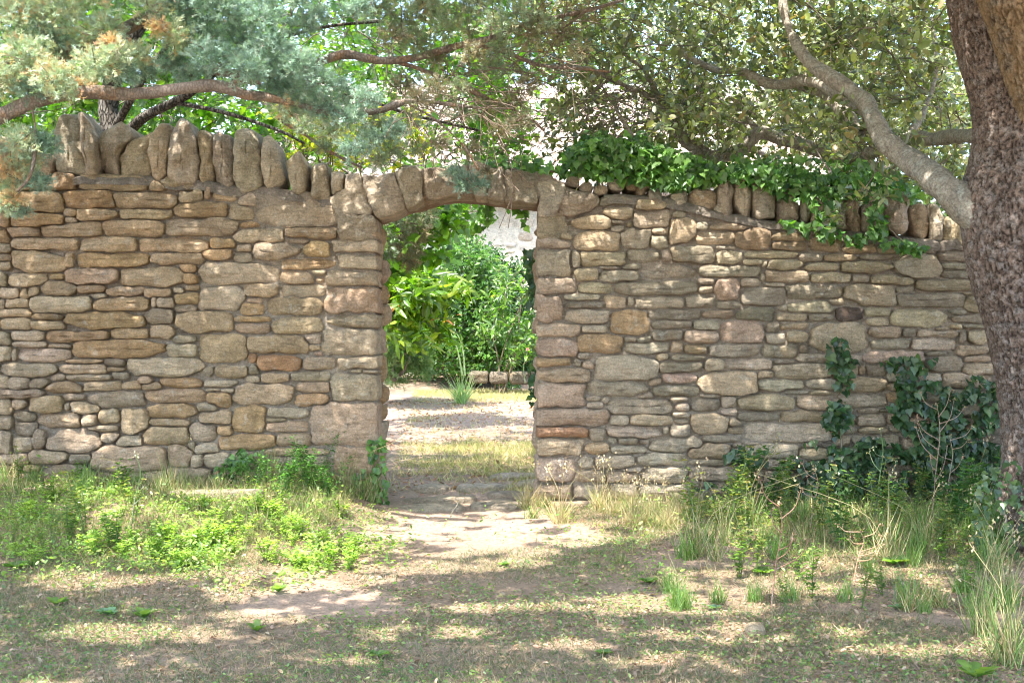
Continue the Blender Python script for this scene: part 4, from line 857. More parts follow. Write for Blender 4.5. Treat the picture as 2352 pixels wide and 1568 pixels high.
# spray template: forked scale-leaf twig
def spray_t():
    V, F = [], []
    def blade(a, b, w):
        d = norm(b - a); s = np.cross(d, [0, 0, 1.]); s = norm(s) * w; k = len(V); V.extend([a - s, a + s, b]); F.append([k, k + 1, k + 2])
    r2 = np.random.default_rng(3); ax = np.array([0, 1., 0])
    for k in range(4):
        p = ax * (.08 + .21 * k); blade(p - ax * .1, p + ax * .22, .03)
        for sg in (-1, 1):
            d = norm(np.array([sg * .8, 1, r2.normal() * .45])); L = .5 * (1 - k * .12); e = p + d * L; blade(p, e, .028)
            for q, s2 in ((.3, -1), (.55, 1)):
                if True:
                    b = p + d * L * q; d2 = norm(d + np.array([s2 * .55, .3 * -s2 * sg, r2.normal() * .4])); blade(b, b + d2 * L * .55, .026)
    return np.array(V), np.array(F)
T_SPRAY = spray_t()
CLX = 1
JC = dict(j=[(.27, .40, .335), (.34, .47, .385), (.19, .30, .245)], l=[(.42, .52, .36), (.36, .48, .36), (.54, .57, .38)], o=[(.62, .40, .22), (.7, .50, .3), (.5, .34, .2), (.5, .5, .34)], b=[(.26, .23, .15), (.33, .27, .16), (.2, .22, .14)], g=[(.26, .34, .22), (.21, .29, .19), (.35, .36, .22)])
CL = """40 40 75 l;130 40 75 l;60 130 70 l;165 120 65 l;235 70 55 l;10 190 60 l;120 180 55 l;215 150 55 l;20 -10 80 l;180 -20 80 l;100 90 60 j;70 205 45 j;150 215 35 l;
20 185 40 o;130 165 28 o;185 195 38 o;255 95 30 o;265 125 38 l;310 130 45 l;275 165 45 j;330 165 40 j;360 60 34 o;345 20 50 g;290 -30 60 j;
420 30 60 j;400 90 55 l;460 80 60 j;520 30 65 j;540 100 60 j;600 50 60 j;620 110 55 j;480 130 55 j;400 150 48 j;440 175 40 j;560 160 55 j;620 180 55 j;650 130 50 j;690 60 40 j;
690 150 50 j;700 210 50 j;640 215 45 j;740 190 45 j;690 260 45 l;740 255 45 j;790 215 42 j;800 270 42 j;840 225 38 j;760 300 38 l;660 255 38 l;730 30 30 j;390 -10 50 j;480 -20 60 j;600 -20 60 j;690 -10 45 j;
40 330 55 l;95 335 48 j;15 390 45 o;60 380 40 l;85 420 34 j;30 455 36 o;20 425 30 l;45 480 30 j;15 470 30 l;-60 380 60 l;-100 100 90 j;-120 260 70 l;
860 20 50 g;920 60 50 g;970 20 55 l;1020 70 50 g;1060 30 55 g;1100 10 50 g;1140 60 45 g;960 100 45 g;900 90 40 b;1080 120 36 b;1150 110 36 g;1190 30 45 g;1210 80 40 b;1240 50 40 g;1290 80 36 b;1000 140 30 b;
920 200 38 b;960 230 40 b;1000 200 36 b;860 280 42 g;900 300 42 j;850 320 40 j;810 340 34 j;940 280 36 g;900 345 36 g;1120 250 36 b;1170 235 36 b;1190 280 36 b;1060 260 30 g;1130 160 34 g;1210 200 30 b;1150 300 28 b;1050 200 28 g;
1040 395 26 j;1075 415 30 j;1100 425 24 j;1060 425 22 j;1120 395 16 b;870 370 28 g;960 340 28 g;1010 330 26 b;1080 345 26 b;740 340 22 g;700 290 30 g;820 20 40 j;880 -30 60 g;1000 -40 60 g;1150 -40 60 g;1290 -20 60 b;1330 120 30 b"""
mbs = {}
brj = []
for ln in CL.replace('\n', '').split(';'):
    px, py, r, k = ln.split(); px, py, r = float(px), float(py), float(r)
    y = -1.15 + rng.uniform(-.25, .25) if px < 860 else -.95 + rng.uniform(-.2, .2)
    if py > 385 and px > 1000: y = -.6
    c = at(px, py, y); R = r / FOC * (y + DIST) * (.8 if k == 'o' else 1.02)
    ns = int(230 * (r / 50) ** 1.8 * (1.25 if k in 'jl' else .7)) + 14
    dirs = norm(rng.normal(size=(ns, 3)) + [.2, -.15, .25]); rr = R * rng.uniform(.1, .95, size=(ns, 1)) ** .55
    pos = c + dirs * rr * [1.1, 1, .85] * (1 + .3 * vnoise(dirs * 2 + c, 1.5, 7))[:, None] - dirs * .02
    nrm = rng.normal(size=(ns, 3)) + [0, -.3, .5]
    scatter(T_SPRAY, pos, rots(nrm, heading=dirs + rng.normal(size=(ns, 3)) * .35), rng.uniform(.032, .062, ns), jit(pick(JC[k] + ([(.6, .4, .22)] if k in 'lo' else []), ns, ([5, 5, 5, 1.6] if k == 'l' else None)), ns, .14, .04), mbs.setdefault(k, MB()))
    for q in range(4): brj.append((cr([c, c + dirs[q] * R * .4 + rng.normal(size=3) * .02, c + dirs[q] * R * .9], 5), np.linspace(.004, .002, 5)))
for k, mb in mbs.items():
    o = part(jun, mb, 'foliage' if k in 'jlg' else 'dead_foliage', 'needle')
    if k == 'o': o['label'] = 'dead orange brown juniper sprays'
for p in poly_pts([(870, 60), (1260, 40), (1250, 330), (900, 260)], 30): grow(at(p[0], p[1], -.85), np.array([1, 0, -.35]) + rng.normal(size=3) * .5, .4, .005, 1, brj, [], .5, kids=4)
mb = MB(); tubes(mb, brj, (.24, .18, .14)); part(jun, mb, 'twigs', 'twig')['kind'] = 'stuff'

# ---------------------------------------------------------------- unseen overhead crowns, gaps shaped to dapple the wall and the ground
LIT = [(560, 1240, 330, 75, 1.), (1040, 1230, 270, 60, 1.), (1290, 1190, 110, 60, .9), (1400, 1215, 150, 40, .8), (700, 1320, 170, 22, .7), (560, 1345, 90, 16, .7), (180, 1330, 130, 20, .6), (640, 1400, 120, 14, .8), (980, 1440, 140, 12, .7), (1150, 1390, 150, 12, .7), (1520, 1380, 260, 20, .8),
 (1800, 1330, 220, 26, .8), (1750, 1440, 220, 20, .9), (1250, 1470, 120, 14, .7), (250, 1440, 130, 18, .7), (480, 1440, 120, 14, .8), (90, 1560, 120, 18, .9), (1500, 1500, 130, 16, .7), (1980, 1290, 110, 26, .7), (2050, 1480, 160, 14, .6), (300, 1215, 120, 26, .7), (1700, 1230, 90, 16, .6), (1960, 1190, 90, 16, .4), (2300, 1500, 60, 40, .6), (760, 1500, 120, 10, .5), (1600, 1560, 200, 12, .6), (2140, 1330, 60, 40, .5),
 (130, 1110, 120, 22, .6), (1000, 1560, 200, 10, .5)]
WLIT = [(720, 640, 160, 230, .36), (560, 1000, 120, 90, .25), (820, 900, 60, 200, .3), (1330, 700, 120, 260, .30), (1500, 820, 160, 300, .30), (1750, 560, 200, 120, .2), (1650, 900, 200, 200, .15), (950, 430, 160, 60, .45), (1300, 440, 100, 60, .4), (1100, 420, 90, 40, .45), (2000, 600, 160, 90, .12), (2050, 780, 120, 60, .15),
 (160, 330, 60, 80, .5), (430, 340, 60, 80, .35), (580, 360, 90, 90, .4), (720, 400, 60, 80, .5), (60, 560, 120, 120, .12), (300, 430, 160, 60, .25), (1820, 460, 300, 60, .3), (110, 800, 100, 60, .2), (1750, 760, 80, 60, .3), (1960, 740, 70, 50, .35), (1750, 1040, 70, 40, .3), (1000, 1180, 100, 30, .2)]
def litprob(Q):
    s = SUN; tg = Q[:, 2] / s[2]; G = Q - s * tg[:, None]
    tw = (Q[:, 1] - 0) / s[1]; Wp = Q - s * tw[:, None]
    onw = (Q[:, 1] < 0) & (G[:, 1] > 0) & (Wp[:, 2] > 0)
    T = np.where(onw[:, None], Wp, G); px, py = toP(T)
    p = np.zeros(len(Q)); zt = np.where(onw, 1, 0)
    for (cx, cy, rx, ry, a) in LIT: p = np.maximum(p, np.where(zt == 0, a * sstep(1.25, .7, np.hypot((px - cx) / rx / 1.15, (py - cy) / ry / 1.2)), 0))
    for (cx, cy, rx, ry, a) in WLIT: p = np.maximum(p, np.where(zt == 1, a * sstep(1.2, .7, np.hypot((px - cx) / rx, (py - cy) / ry)), 0))
    nz = fbm(T, 3.2, 61, 3); nz2 = fbm(T, 8, 62, 2)
    fine = fbm(T * [1, 1, .8], 13, 63, 2)
    keepg = np.clip(p * 1.15 + .8 * nz * (p > .02), 0, 1) > .27
    thr = np.where(zt == 1, fine > .56 - 1.3 * np.maximum(p, .04), (keepg & (nz2 > -.35)) | (nz2 + nz > .7))
    tj = (Q[:, 1] + 1.15) / s[1]; J = Q - s * tj[:, None]              # crown opened here so sun reaches the juniper boughs
    onj = (Q[:, 1] < -1.15) & (J[:, 2] > 1.75) & (J[:, 2] < 3.3) & (J[:, 0] < .6)
    thr = thr | (onj & (fbm(J, 2.6, 66, 2) > -.22))
    to = (Q[:, 1] + .3) / s[1]; O = Q - s * to[:, None]
    thr = thr | ((Q[:, 1] < -.3) & (O[:, 2] > 2.0) & (O[:, 2] < 3.3) & (O[:, 0] > .3) & (fbm(O, 3.2, 67, 2) > .0))
    tt = (Q[:, 1] - TY) / s[1]; O = Q - s * tt[:, None]
    thr = thr | ((Q[:, 1] < TY) & (O[:, 2] > .3) & (O[:, 2] < 3.3) & (O[:, 0] > 2.2) & (fbm(O, 4, 68, 2) > .45))
    back = (~onw) & (G[:, 1] > .4)
    thr = np.where(back, fbm(G * [.7, 1.6, 1], 1.5, 64, 3) > -.3, thr)
    return thr
def canopy(n, xr, yr, zr, keep):
    Q = np.stack([rng.uniform(*xr, n), rng.uniform(*yr, n), rng.uniform(*zr, n)], 1); Q = Q[keep(Q)]
    px, py = toP(Q); Q = Q[~((py > -25) & (px > -60) & (px < 2420))]
    return Q[~litprob(Q)]
n0 = 190000
Q = canopy(n0, (-5.5, 6.0), (-7.2, .2), (3.15, 4.9), lambda q: q[:, 2] > 3.1)
Q2 = canopy(26000, (-5.5, 6.0), (.2, 3.0), (3.9, 5.2), lambda q: q[:, 2] > 3.3)
print('canopy', len(Q), len(Q2))
split = Q[:, 0] > -1.2 + .5 * vnoise(Q, 1, 3)
for (qq, par, cols, mat, nm) in ((np.vstack([Q[split], Q2[Q2[:, 0] > -1]]), oak, HC, 'holm', 'shade_crown'), (np.vstack([Q[~split], Q2[Q2[:, 0] <= -1]]), jun, JC['j'], 'needle', 'shade_crown')):  # added out of view for shade, leaves culled over the wanted sun patches
    mb = MB(); n = len(qq)
    scatter(T_DIAM, qq, rots(np.array([0, 0, 1.]) + rng.normal(size=(n, 3)) * .5), rng.uniform(.06, .105, n), jit(pick(cols, n), n), mb); part(par, mb, nm, mat)
for rows in ([(2120, -700, -1.8, 50), (1900, -1100, -2.2, 40), (1500, -1500, -2.6, 30), (900, -2000, -3, 20)], [(2170, -420, -1.8, 40), (2300, -1100, -3., 40), (2200, -2600, -4.4, 26)], [(2120, -700, -1.8, 40), (1700, -900, -1., 34), (1200, -900, -.4, 20)]):
    limb(rows, 'limb', 'bark', (.25, .21, .19), n=10)
for rows in ([(-450, -200, -1.4, 34), (-100, -900, -2.0, 30), (500, -1200, -2.6, 18)], [(-430, -300, -1.4, 34), (-400, -1700, -3.4, 30), (100, -2700, -4.4, 20)]):
    limb(rows, 'bough', 'barkjun', (.30, .22, .17), n=10, par=jun)
# ---------------------------------------------------------------- ivy
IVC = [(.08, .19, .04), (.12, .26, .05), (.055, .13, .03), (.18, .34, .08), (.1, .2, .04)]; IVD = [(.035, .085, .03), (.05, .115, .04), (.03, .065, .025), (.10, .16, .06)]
def ivy(name, label, polys, yfun, size, cols, loc, stems, hole=-9):
    o = thing(name, label, 'ivy', None, loc); L = np.array(loc); A = []
    for poly, n in polys:
        p = poly_pts(poly, n); p = p[(fbm(np.column_stack([p, 0 * p[:, 0]]), .022, 15, 3) > hole)]; y = yfun(p); A.append(np.array([at(a, b, c) for (a, b), c in zip(p, y)]))
    A = np.concatenate(A); A = A[rng.permutation(len(A))]; nf = np.array([0, -.85, .55]) + rng.normal(size=A.shape) * .45
    hd = np.array([0, -.4, -1.]) + rng.normal(size=A.shape) * .6; R = rots(nf, heading=hd); s = size * np.exp(rng.normal(size=len(A)) * .22)
    od = np.argsort(A[:, 1]); nn = min(285, len(A) // 2); a, b = od[:nn], od[nn:]
    leaf_objects(o, 'leaf', T_IVY, A[a] - L, R[a], s[a], cols, M['leafg'])
    mb = MB(); scatter(T_IVY, A[b], R[b], s[b], jit(pick(cols, len(b)), len(b)), mb); f = part(o, mb, 'leaves', 'leafg'); f['kind'] = 'stuff'
    for r in stems:
        mb = MB(); q = cr([at(*v) for v in r], 24); q = q + rng.normal(size=q.shape) * .008; V, F = tube(q, np.linspace(.009, .003, 24), 5); mb.add(V, F, (.2, .15, .1)); part(o, mb, 'stem', 'twig')
    return o
fr = lambda a, b: (lambda p: rng.uniform(a, b, len(p)))
top_polys = [([(1290, 355), (1340, 310), (1400, 318), (1480, 315), (1560, 345), (1640, 372), (1700, 380), (1700, 410), (1620, 425), (1570, 440), (1500, 430), (1420, 415), (1350, 405), (1300, 390)], 2200),
 ([(1060, 372), (1200, 360), (1300, 370), (1320, 405), (1220, 392), (1120, 385)], 160), ([(1690, 375), (1800, 380), (1900, 405), (1990, 395), (2060, 400), (2120, 450), (2080, 470), (2040, 440), (1960, 450), (1900, 470), (1820, 460), (1740, 430), (1690, 420)], 1300),
 ([(1850, 440), (1900, 450), (1925, 480), (1905, 555), (1880, 540)], 90), ([(1985, 450), (2030, 470), (2040, 540), (2130, 565), (2110, 585), (2030, 565), (1995, 540)], 150), ([(1790, 500), (1880, 520), (1990, 540), (1980, 570), (1880, 550), (1800, 520)], 90), ([(1340, 300), (1500, 300), (1500, 330), (1340, 330)], 60), ([(1680, 350), (2000, 370), (2060, 400), (1690, 400)], 200)]
def ytop(p): return np.where(p[:, 1] > 470, rng.uniform(-.14, -.07, len(p)), rng.uniform(-.12, .35, len(p)))
ivy('ivy_mat', 'glossy green ivy mat draped over the coping stones right of the arch', top_polys, ytop, .046, IVC, tuple(at(1600, 430, .1)), [[(1100, 385, .2), (1300, 395, .1), (1500, 410, .0), (1700, 420, 0), (1900, 450, 0), (2100, 480, 0)], [(1880, 450, -.08), (1895, 500, -.1), (1890, 550, -.09)], [(2000, 450, -.08), (2015, 500, -.1), (2100, 575, -.09)]])
low_polys = [([(1900, 780), (1935, 775), (1975, 830), (1965, 850), (1950, 905), (1915, 890)], 110), ([(2010, 835), (2080, 815), (2150, 822), (2130, 850), (2100, 880), (2060, 890), (2030, 860)], 90), ([(2060, 880), (2140, 870), (2200, 905), (2240, 860), (2310, 890), (2310, 1180), (2060, 1190), (2080, 1010), (2040, 940)], 1500), ([(1910, 900), (1950, 930), (1960, 1000), (2060, 1010), (2080, 1050), (2000, 1080), (1910, 1050), (1890, 980)], 330),
 ([(1860, 1060), (1960, 1060), (2080, 1100), (2080, 1190), (1880, 1190)], 330), ([(1640, 1045), (1700, 1020), (1760, 1040), (1760, 1070), (1660, 1062)], 40), ([(1790, 1040), (1870, 1010), (1900, 1090), (1880, 1170), (1810, 1170)], 200), ([(1600, 1110), (1800, 1080), (1800, 1180), (1600, 1180)], 90)]
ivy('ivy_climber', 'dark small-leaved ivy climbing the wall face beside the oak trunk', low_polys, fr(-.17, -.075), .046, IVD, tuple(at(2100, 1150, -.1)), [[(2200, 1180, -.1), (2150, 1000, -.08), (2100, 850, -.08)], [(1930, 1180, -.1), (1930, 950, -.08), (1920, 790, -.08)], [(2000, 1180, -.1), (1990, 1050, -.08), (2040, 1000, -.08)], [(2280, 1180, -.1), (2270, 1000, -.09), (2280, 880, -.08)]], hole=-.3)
ivy('ivy_sprig', 'little ivy runner up the left door jamb corner at ground level', [([(850, 1010), (885, 1000), (888, 1160), (800, 1170), (810, 1090), (850, 1080)], 190)], fr(-.12, .02), .045, IVC, tuple(at(865, 1150, -.1)), [[(880, 1170, -.1), (872, 1080, -.08), (868, 1010, -.07)]])
ivy('ivy_tuft', 'small ivy patch with a creeping runner at the foot of the left wall', [([(500, 1060), (560, 1030), (590, 1045), (560, 1080), (520, 1100), (480, 1110)], 90), ([(470, 1090), (700, 1090), (700, 1130), (480, 1130)], 110)], fr(-.14, -.07), .04, IVC, tuple(at(540, 1110, -.1)), [[(480, 1120, -.1), (530, 1080, -.08), (585, 1040, -.08)]])
ivy('ivy_tail', 'ivy tails hanging from the arch soffit against the pale house wall', [([(1110, 470), (1135, 470), (1128, 500), (1115, 528), (1106, 515)], 22), ([(1180, 478), (1215, 485), (1222, 500), (1190, 492)], 9), ([(1192, 497), (1222, 500), (1216, 520), (1200, 525)], 4)], fr(.42, .5), .055, IVC, tuple(at(1150, 475, .46)), [[(1122, 450, .46), (1122, 490, .46), (1116, 520, .46)], [(1170, 465, .46), (1200, 485, .46), (1210, 505, .46)]])
ivy('climber', 'tangled green climber wrapping the foot of the oak trunk', [([(2230, 1110), (2300, 1060), (2352, 1050), (2400, 1100), (2400, 1500), (2290, 1420), (2240, 1300)], 380)], fr(-2.12, -1.9), .035, [(.09, .16, .05), (.14, .2, .07), (.06, .11, .04)], tuple(at(2320, 1290, -2.)), [[(2320, 1340, -2.05), (2310, 1200, -2.05), (2330, 1080, -2.05)]])
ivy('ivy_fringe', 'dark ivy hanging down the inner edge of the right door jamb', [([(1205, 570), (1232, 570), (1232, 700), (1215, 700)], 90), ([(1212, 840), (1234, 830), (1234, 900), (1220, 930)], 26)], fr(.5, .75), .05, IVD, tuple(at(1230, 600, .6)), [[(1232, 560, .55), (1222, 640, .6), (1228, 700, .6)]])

# ---------------------------------------------------------------- garden beyond the doorway
def shrub(name, label, polys, yr, tmpl, size, cols, mat, base, stems=7, per=2, rad=.05, nb=(0, -.5, .8), cat='shrub', w=None, nsp=.7, d=1, tw=.3):
    bx_, by_ = base[0], base[1]; o = thing(name, label, cat, None, (bx_, by_, float(H(bx_, by_)))); br, lp = [], []
    for poly, n in polys:
        for p in poly_pts(poly, n):
            s = at(p[0], p[1], rng.uniform(*yr)); grow(s, rng.normal(size=3) * .6 + [0, -.1, .8], tw, .006, d, br, lp, .6, kids=3)
            if rng.random() < stems / 60. * (30 / max(n, 1)) + stems / 120.: b = np.array([bx_ + rng.normal() * .12, by_ + rng.normal() * .1, float(H(bx_, by_)) - .05]); br.append((cr([b, (b + s) / 2 + rng.normal(size=3) * .06, s], 8), np.linspace(.014, .006, 8)))
    mbt, mbl = MB(), MB(); tubes(mbt, br, (.2, .16, .1)); part(o, mbt, 'stems', 'twig'); leafcloud(mbl, tmpl, [p for p, _ in lp], per, rad, size, cols, w, nb, nsp); part(o, mbl, 'foliage', mat); return o
shrub('boxwood_bush', 'large dense bright green bush against the house wall behind the doorway', [([(1010, 640), (1040, 590), (1070, 565), (1095, 590), (1125, 680), (1150, 850), (1010, 850), (995, 740)], 300), ([(1000, 780), (1180, 780), (1190, 855), (1000, 855)], 90)], (9.6, 11.4), T_DIAM, .06, [(.065, .16, .025), (.10, .22, .035), (.045, .11, .02), (.16, .28, .065)], 'leaf', (at(1080, 0, 10.5)[0], 10.5), per=5, rad=.06, w=[3, 2, 2, 1])
shrub('dark_bush', 'darker green bush behind and right of the bright bush in the doorway', [([(1110, 610), (1150, 630), (1190, 690), (1215, 850), (1080, 850)], 240), ([(1000, 760), (1240, 790), (1240, 860), (980, 860)], 90), ([(865, 740), (1010, 730), (1010, 870), (865, 880)], 60)], (11.2, 12.4), T_DIAM, .06, [(.03, .085, .02), (.045, .12, .03), (.02, .055, .018)], 'leaf', (at(1170, 0, 11.8)[0], 11.8), per=5, rad=.07)
shrub('photinia_shrub', 'glossy lime green shrub with a few red leaves at the left of the doorway view', [([(870, 600), (940, 590), (1010, 640), (1000, 700), (960, 740), (870, 770)], 90)], (6.4, 7.4), T_LONG, .15, [(.11, .20, .015), (.17, .26, .025), (.06, .12, .012), (.26, .32, .045)], 'leafb', (at(835, 0, 6.9)[0], 6.9), per=5, rad=.07, w=[3, 3, 2, 1], stems=0)
shrub('fig_sapling', 'tall backlit green sapling behind the left side of the arch', [([(870, 480), (960, 560), (960, 620), (870, 640)], 26), ([(950, 470), (1040, 465), (1020, 530), (960, 590)], 24)], (4.2, 5.), T_OAK, .12, [(.09, .18, .02), (.13, .24, .03), (.06, .13, .015)], 'leafb', (at(830, 0, 4.8)[0], 4.8), per=2, rad=.05, stems=1)
shrub('pear_shoot', 'young upright shrub with broad pale green leaves before the dark bush', [([(1150, 640), (1190, 620), (1215, 700), (1215, 840), (1120, 840), (1110, 740)], 22)], (8.6, 9.2), T_LONG, .11, [(.08, .16, .03), (.18, .3, .06), (.05, .10, .02)], 'leafb', (at(1165, 0, 8.9)[0], 8.9), per=2, rad=.04)
shrub('red_photinia_tips', 'spray of coppery red new leaves low on the lime green shrub', [([(930, 710), (1000, 690), (990, 745), (950, 760)], 3), ([(870, 700), (900, 700), (890, 740)], 2)], (6.2, 6.5), T_LONG, .08, [(.5, .12, .05), (.55, .2, .08)], 'leafb', (at(920, 0, 6.5)[0], 6.5), per=1, rad=.03, stems=0, d=0)
# low garden juniper and the brown juniper spray hanging behind the arch
gj = thing('low_juniper', 'low spreading pale green juniper on the grass edge beyond the doorway', 'shrub', None, (at(910, 0, 7.6)[0], 7.6, float(H(-.8, 7.6))))
mb = MB()
for (px, py, r) in ((900, 790, 45), (940, 790, 36), (890, 840, 42), (930, 835, 38), (960, 820, 30), (860, 800, 40), (905, 860, 25), (970, 850, 20)):
    c = at(px, py, 7.6 + rng.uniform(-.3, .3)); R_ = r / FOC * 15.6; ns = 130; dr = norm(rng.normal(size=(ns, 3)) + [0, -.2, .5])
    scatter(T_SPRAY, c + dr * R_ * rng.uniform(.2, .9, size=(ns, 1)), rots(rng.normal(size=(ns, 3)) + [0, -.3, .5], heading=dr), rng.uniform(.1, .16, ns), jit(pick([(.2, .33, .11), (.15, .26, .09), (.28, .38, .15)], ns), ns), mb)
part(gj, mb, 'foliage', 'needle'); mb = MB()
for k in range(6): V, F = tube(cr([at(905, 875, 7.6), at(905 + rng.uniform(-30, 30), 840, 7.6), at(905 + rng.uniform(-60, 60), 800, 7.6)], 6), np.linspace(.02, .008, 6), 5); mb.add(V, F, (.22, .16, .12))
part(gj, mb, 'stems', 'twig')
hj = thing('juniper_sapling', 'brownish juniper spray hanging behind the top left of the arch opening', 'tree', None, (at(850, 0, 1.6)[0], 1.6, float(H(-1.1, 1.6))))
mb = MB()
for (px, py, r, k) in ((905, 530, 40, 'g'), (935, 555, 34, 'b'), (960, 520, 38, 'b'), (975, 490, 30, 'g'), (920, 500, 30, 'g'), (940, 590, 24, 'b'), (885, 500, 30, 'g'), (890, 570, 20, 'g')):
    c = at(px, py, 1.6 + rng.uniform(-.15, .15)); R_ = r / FOC * 9.6; ns = 70; dr = norm(rng.normal(size=(ns, 3)) + [.1, 0, -.3])
    scatter(T_SPRAY, c + dr * R_ * rng.uniform(.2, .9, size=(ns, 1)), rots(rng.normal(size=(ns, 3)), heading=dr), rng.uniform(.06, .1, ns), jit(pick(JC[k], ns) * .8, ns), mb)
part(hj, mb, 'foliage', 'needle'); mb = MB()
for L in ([(820, 1150, 1.6), (815, 800, 1.6), (840, 480, 1.6), (900, 505, 1.6), (960, 515, 1.6)], [(840, 480, 1.6), (880, 540, 1.6), (930, 575, 1.6)]): V, F = tube(cr(atv(L), 18), np.linspace(.035, .006, 18), 7); mb.add(V, F, (.22, .16, .12))
part(hj, mb, 'trunk', 'twig')
# stone edging of the bed, in pieces
ed = thing('bed_edging', 'low grey stone edging in front of the bushes beyond the doorway', 'edging', None, (at(1150, 0, 8.9)[0], 8.9, float(H(0, 8.9))))
for k, (x0, x1, y0, y1) in enumerate(((1078, 1122, 852, 872), (1124, 1168, 853, 873), (1170, 1218, 853, 874), (1219, 1262, 848, 874), (1264, 1310, 848, 875))):
    a = np.linspace(0, 2 * np.pi, 22, endpoint=False); r = (np.abs(np.cos(a)) ** 8 + np.abs(np.sin(a)) ** 8) ** (-.125); A0, A1 = at(x0, y1 + 8, 8.9), at(x1, y0, 8.9)
    o_ = np.stack([(A0[0] + A1[0]) / 2 + np.cos(a) * r * (A1[0] - A0[0]) / 2 * .98, (A0[2] + A1[2]) / 2 + np.sin(a) * r * (A1[2] - A0[2]) / 2], 1)
    V, F = stone_geo(o_, 0, .3, 60 + k, rnd=.03, rough=1.2, closed=True); V[:, 1] += 8.8; mb = MB(); mb.add(V, F, jc('k') * .6); o = mb.build('edging_stone', M['stone'], None, True); o.parent = ed; o.matrix_parent_inverse = Matrix.Translation(-ed.location)
# pink rose
rs = thing('pink_rose', 'single pink rose bloom on a stem beside the right jamb, beyond the doorway', 'flower', None, (at(1206, 0, 7.)[0], 7., float(H(.1, 7.))))
mb = MB(); c = at(1212, 803, 7.)
for k in range(14):
    a = k * 2.4; rr = .008 + k * .0028; scatter(T_OVAL, np.array([c + [math.cos(a) * rr * .5, math.sin(a) * rr * .5, -.01]]), rots(np.array([[math.cos(a), math.sin(a), .5]]), heading=np.array([[math.cos(a) * .4, math.sin(a) * .4, 1]])), .045, (.85, .28, .32), mb)
part(rs, mb, 'bloom', 'leaf'); mb = MB(); V, F = tube(cr([at(1206, 880, 7.), at(1203, 840, 7.), at(1212, 806, 7.)], 10), .004, 5); mb.add(V, F, (.12, .2, .06)); part(rs, mb, 'stem', 'twig')

# ---------------------------------------------------------------- threshold flagstones
th = thing('threshold', 'worn flat flagstones sunk in the earth under the arch', 'flagstones', None, (at(1060, 1160, 0)[0], 0, 0))
FL = [[(-.82, -.1), (-.5, -.18), (-.28, -.12), (-.34, .06), (-.66, .1)], [(-.24, -.14), (.12, -.1), (.15, .16), (-.1, .22), (-.3, .08)], [(-.8, .14), (-.42, .12), (-.2, .24), (-.3, .42), (-.74, .4)], [(-.14, .28), (.14, .22), (.16, .5), (-.2, .52)],
      [(-.4, .55), (-.05, .6), (.0, .85), (-.38, .82)], [(.02, .62), (.4, .66), (.35, .95), (.05, .9)], [(-.7, .5), (-.44, .52), (-.46, .8), (-.72, .74)], [(-.2, 1.0), (.3, 1.02), (.25, 1.3), (-.15, 1.25)]]
def flat_stone(par, p, k, nm='flagstone', hgt=.028, ch='g', sc=1):
    p = np.array(p); o2 = poly_out([(x * 350, y * 350) for x, y in p], 26, 2, 3., k) / 350
    V, F = stone_geo(o2, 0, .09, 950 + k, rnd=.012, rough=.5); x, y = V[:, 0], V[:, 2]; h = float(H(x.mean(), y.mean()))
    W3 = np.stack([x, y, h + hgt - V[:, 1]], 1); mb = MB(); mb.add(W3, F, jc(ch)); o = mb.build(nm, M['arch'], None, True); o.parent = par; o.matrix_parent_inverse = Matrix.Translation(-par.location); return o
for k, p in enumerate(FL): flat_stone(th, p, k)
def rock(label, x, y, w, d, h, ch='g', group=None):
    o = thing('flat_rock', label, 'rock', group, (x, y, float(H(x, y)))); a = np.linspace(0, 2 * np.pi, 10, endpoint=False)
    flat_stone(o, np.stack([x + np.cos(a) * w * rng.uniform(.8, 1.1, 10), y + np.sin(a) * d * rng.uniform(.8, 1.1, 10)], 1), int(x * 50) % 90 + 20, 'rock_body', h, ch)
rock('flat grey slab half buried in the weeds before the left wall', at(490, 0, -.55)[0], -.55, .34, .1, .04)
rock('low pale slab lying in the weeds before the ivy on the right', at(1790, 0, -.75)[0], -.75, .3, .1, .04)
rock('small round fieldstone in the shaded turf at the lower right', at(1890, 0, -3.3)[0] * .78, -3.3, .05, .04, .03, 't')

# ---------------------------------------------------------------- ground cover (uncountable)
def gpts(n, xr, yr, dens):
    out = []; tot = 0
    while tot < n:
        x = rng.uniform(*xr, n * 2); y = rng.uniform(*yr, n * 2); k = rng.random(n * 2) < dens(x, y); out.append(np.stack([x[k], y[k]], 1)); tot += k.sum()
        if len(out) > 40: break
    q = np.concatenate(out)[:n]; return np.stack([q[:, 0], q[:, 1], H(q[:, 0], q[:, 1]) - .002], 1)
def PN(x, y, s, seed, o=3): return fbm(np.stack([x, y, 0 * x], -1), s, seed, o)
hw = lambda y: .43 * (y + DIST) + .8
infr = lambda x, y: (np.abs(x) < hw(y))
turf = lambda x, y: infr(x, y) * np.clip(.45 + 1.1 * PN(x, y, 1.5, 101) - .95 * bare(x, y), .02, 1)
def blades(n_, pts, l, w, cols, mb, lean=.5, cw=None):
    m_ = len(pts); hd = np.stack([rng.normal(size=m_) * lean, rng.normal(size=m_) * lean, np.ones(m_)], 1); nrm = norm(rng.normal(size=(m_, 3)) * [1, 1, .2])
    L = l * np.exp(rng.normal(size=m_) * .35); S = np.stack([np.full(m_, w), L, L], 1); scatter(T_BLADE2, pts, rots(nrm, heading=hd), S, jit(pick(cols, m_, cw), m_), mb)
mb = MB(); p = gpts(112000, (-4.4, 4.4), (-4.3, -.1), turf)
blades(0, p, .026, .0028, [(.38, .30, .19), (.46, .37, .23), (.15, .21, .08), (.11, .18, .08), (.30, .235, .155)], mb, 1.3, [3, 1.5, 4, 3, 2])
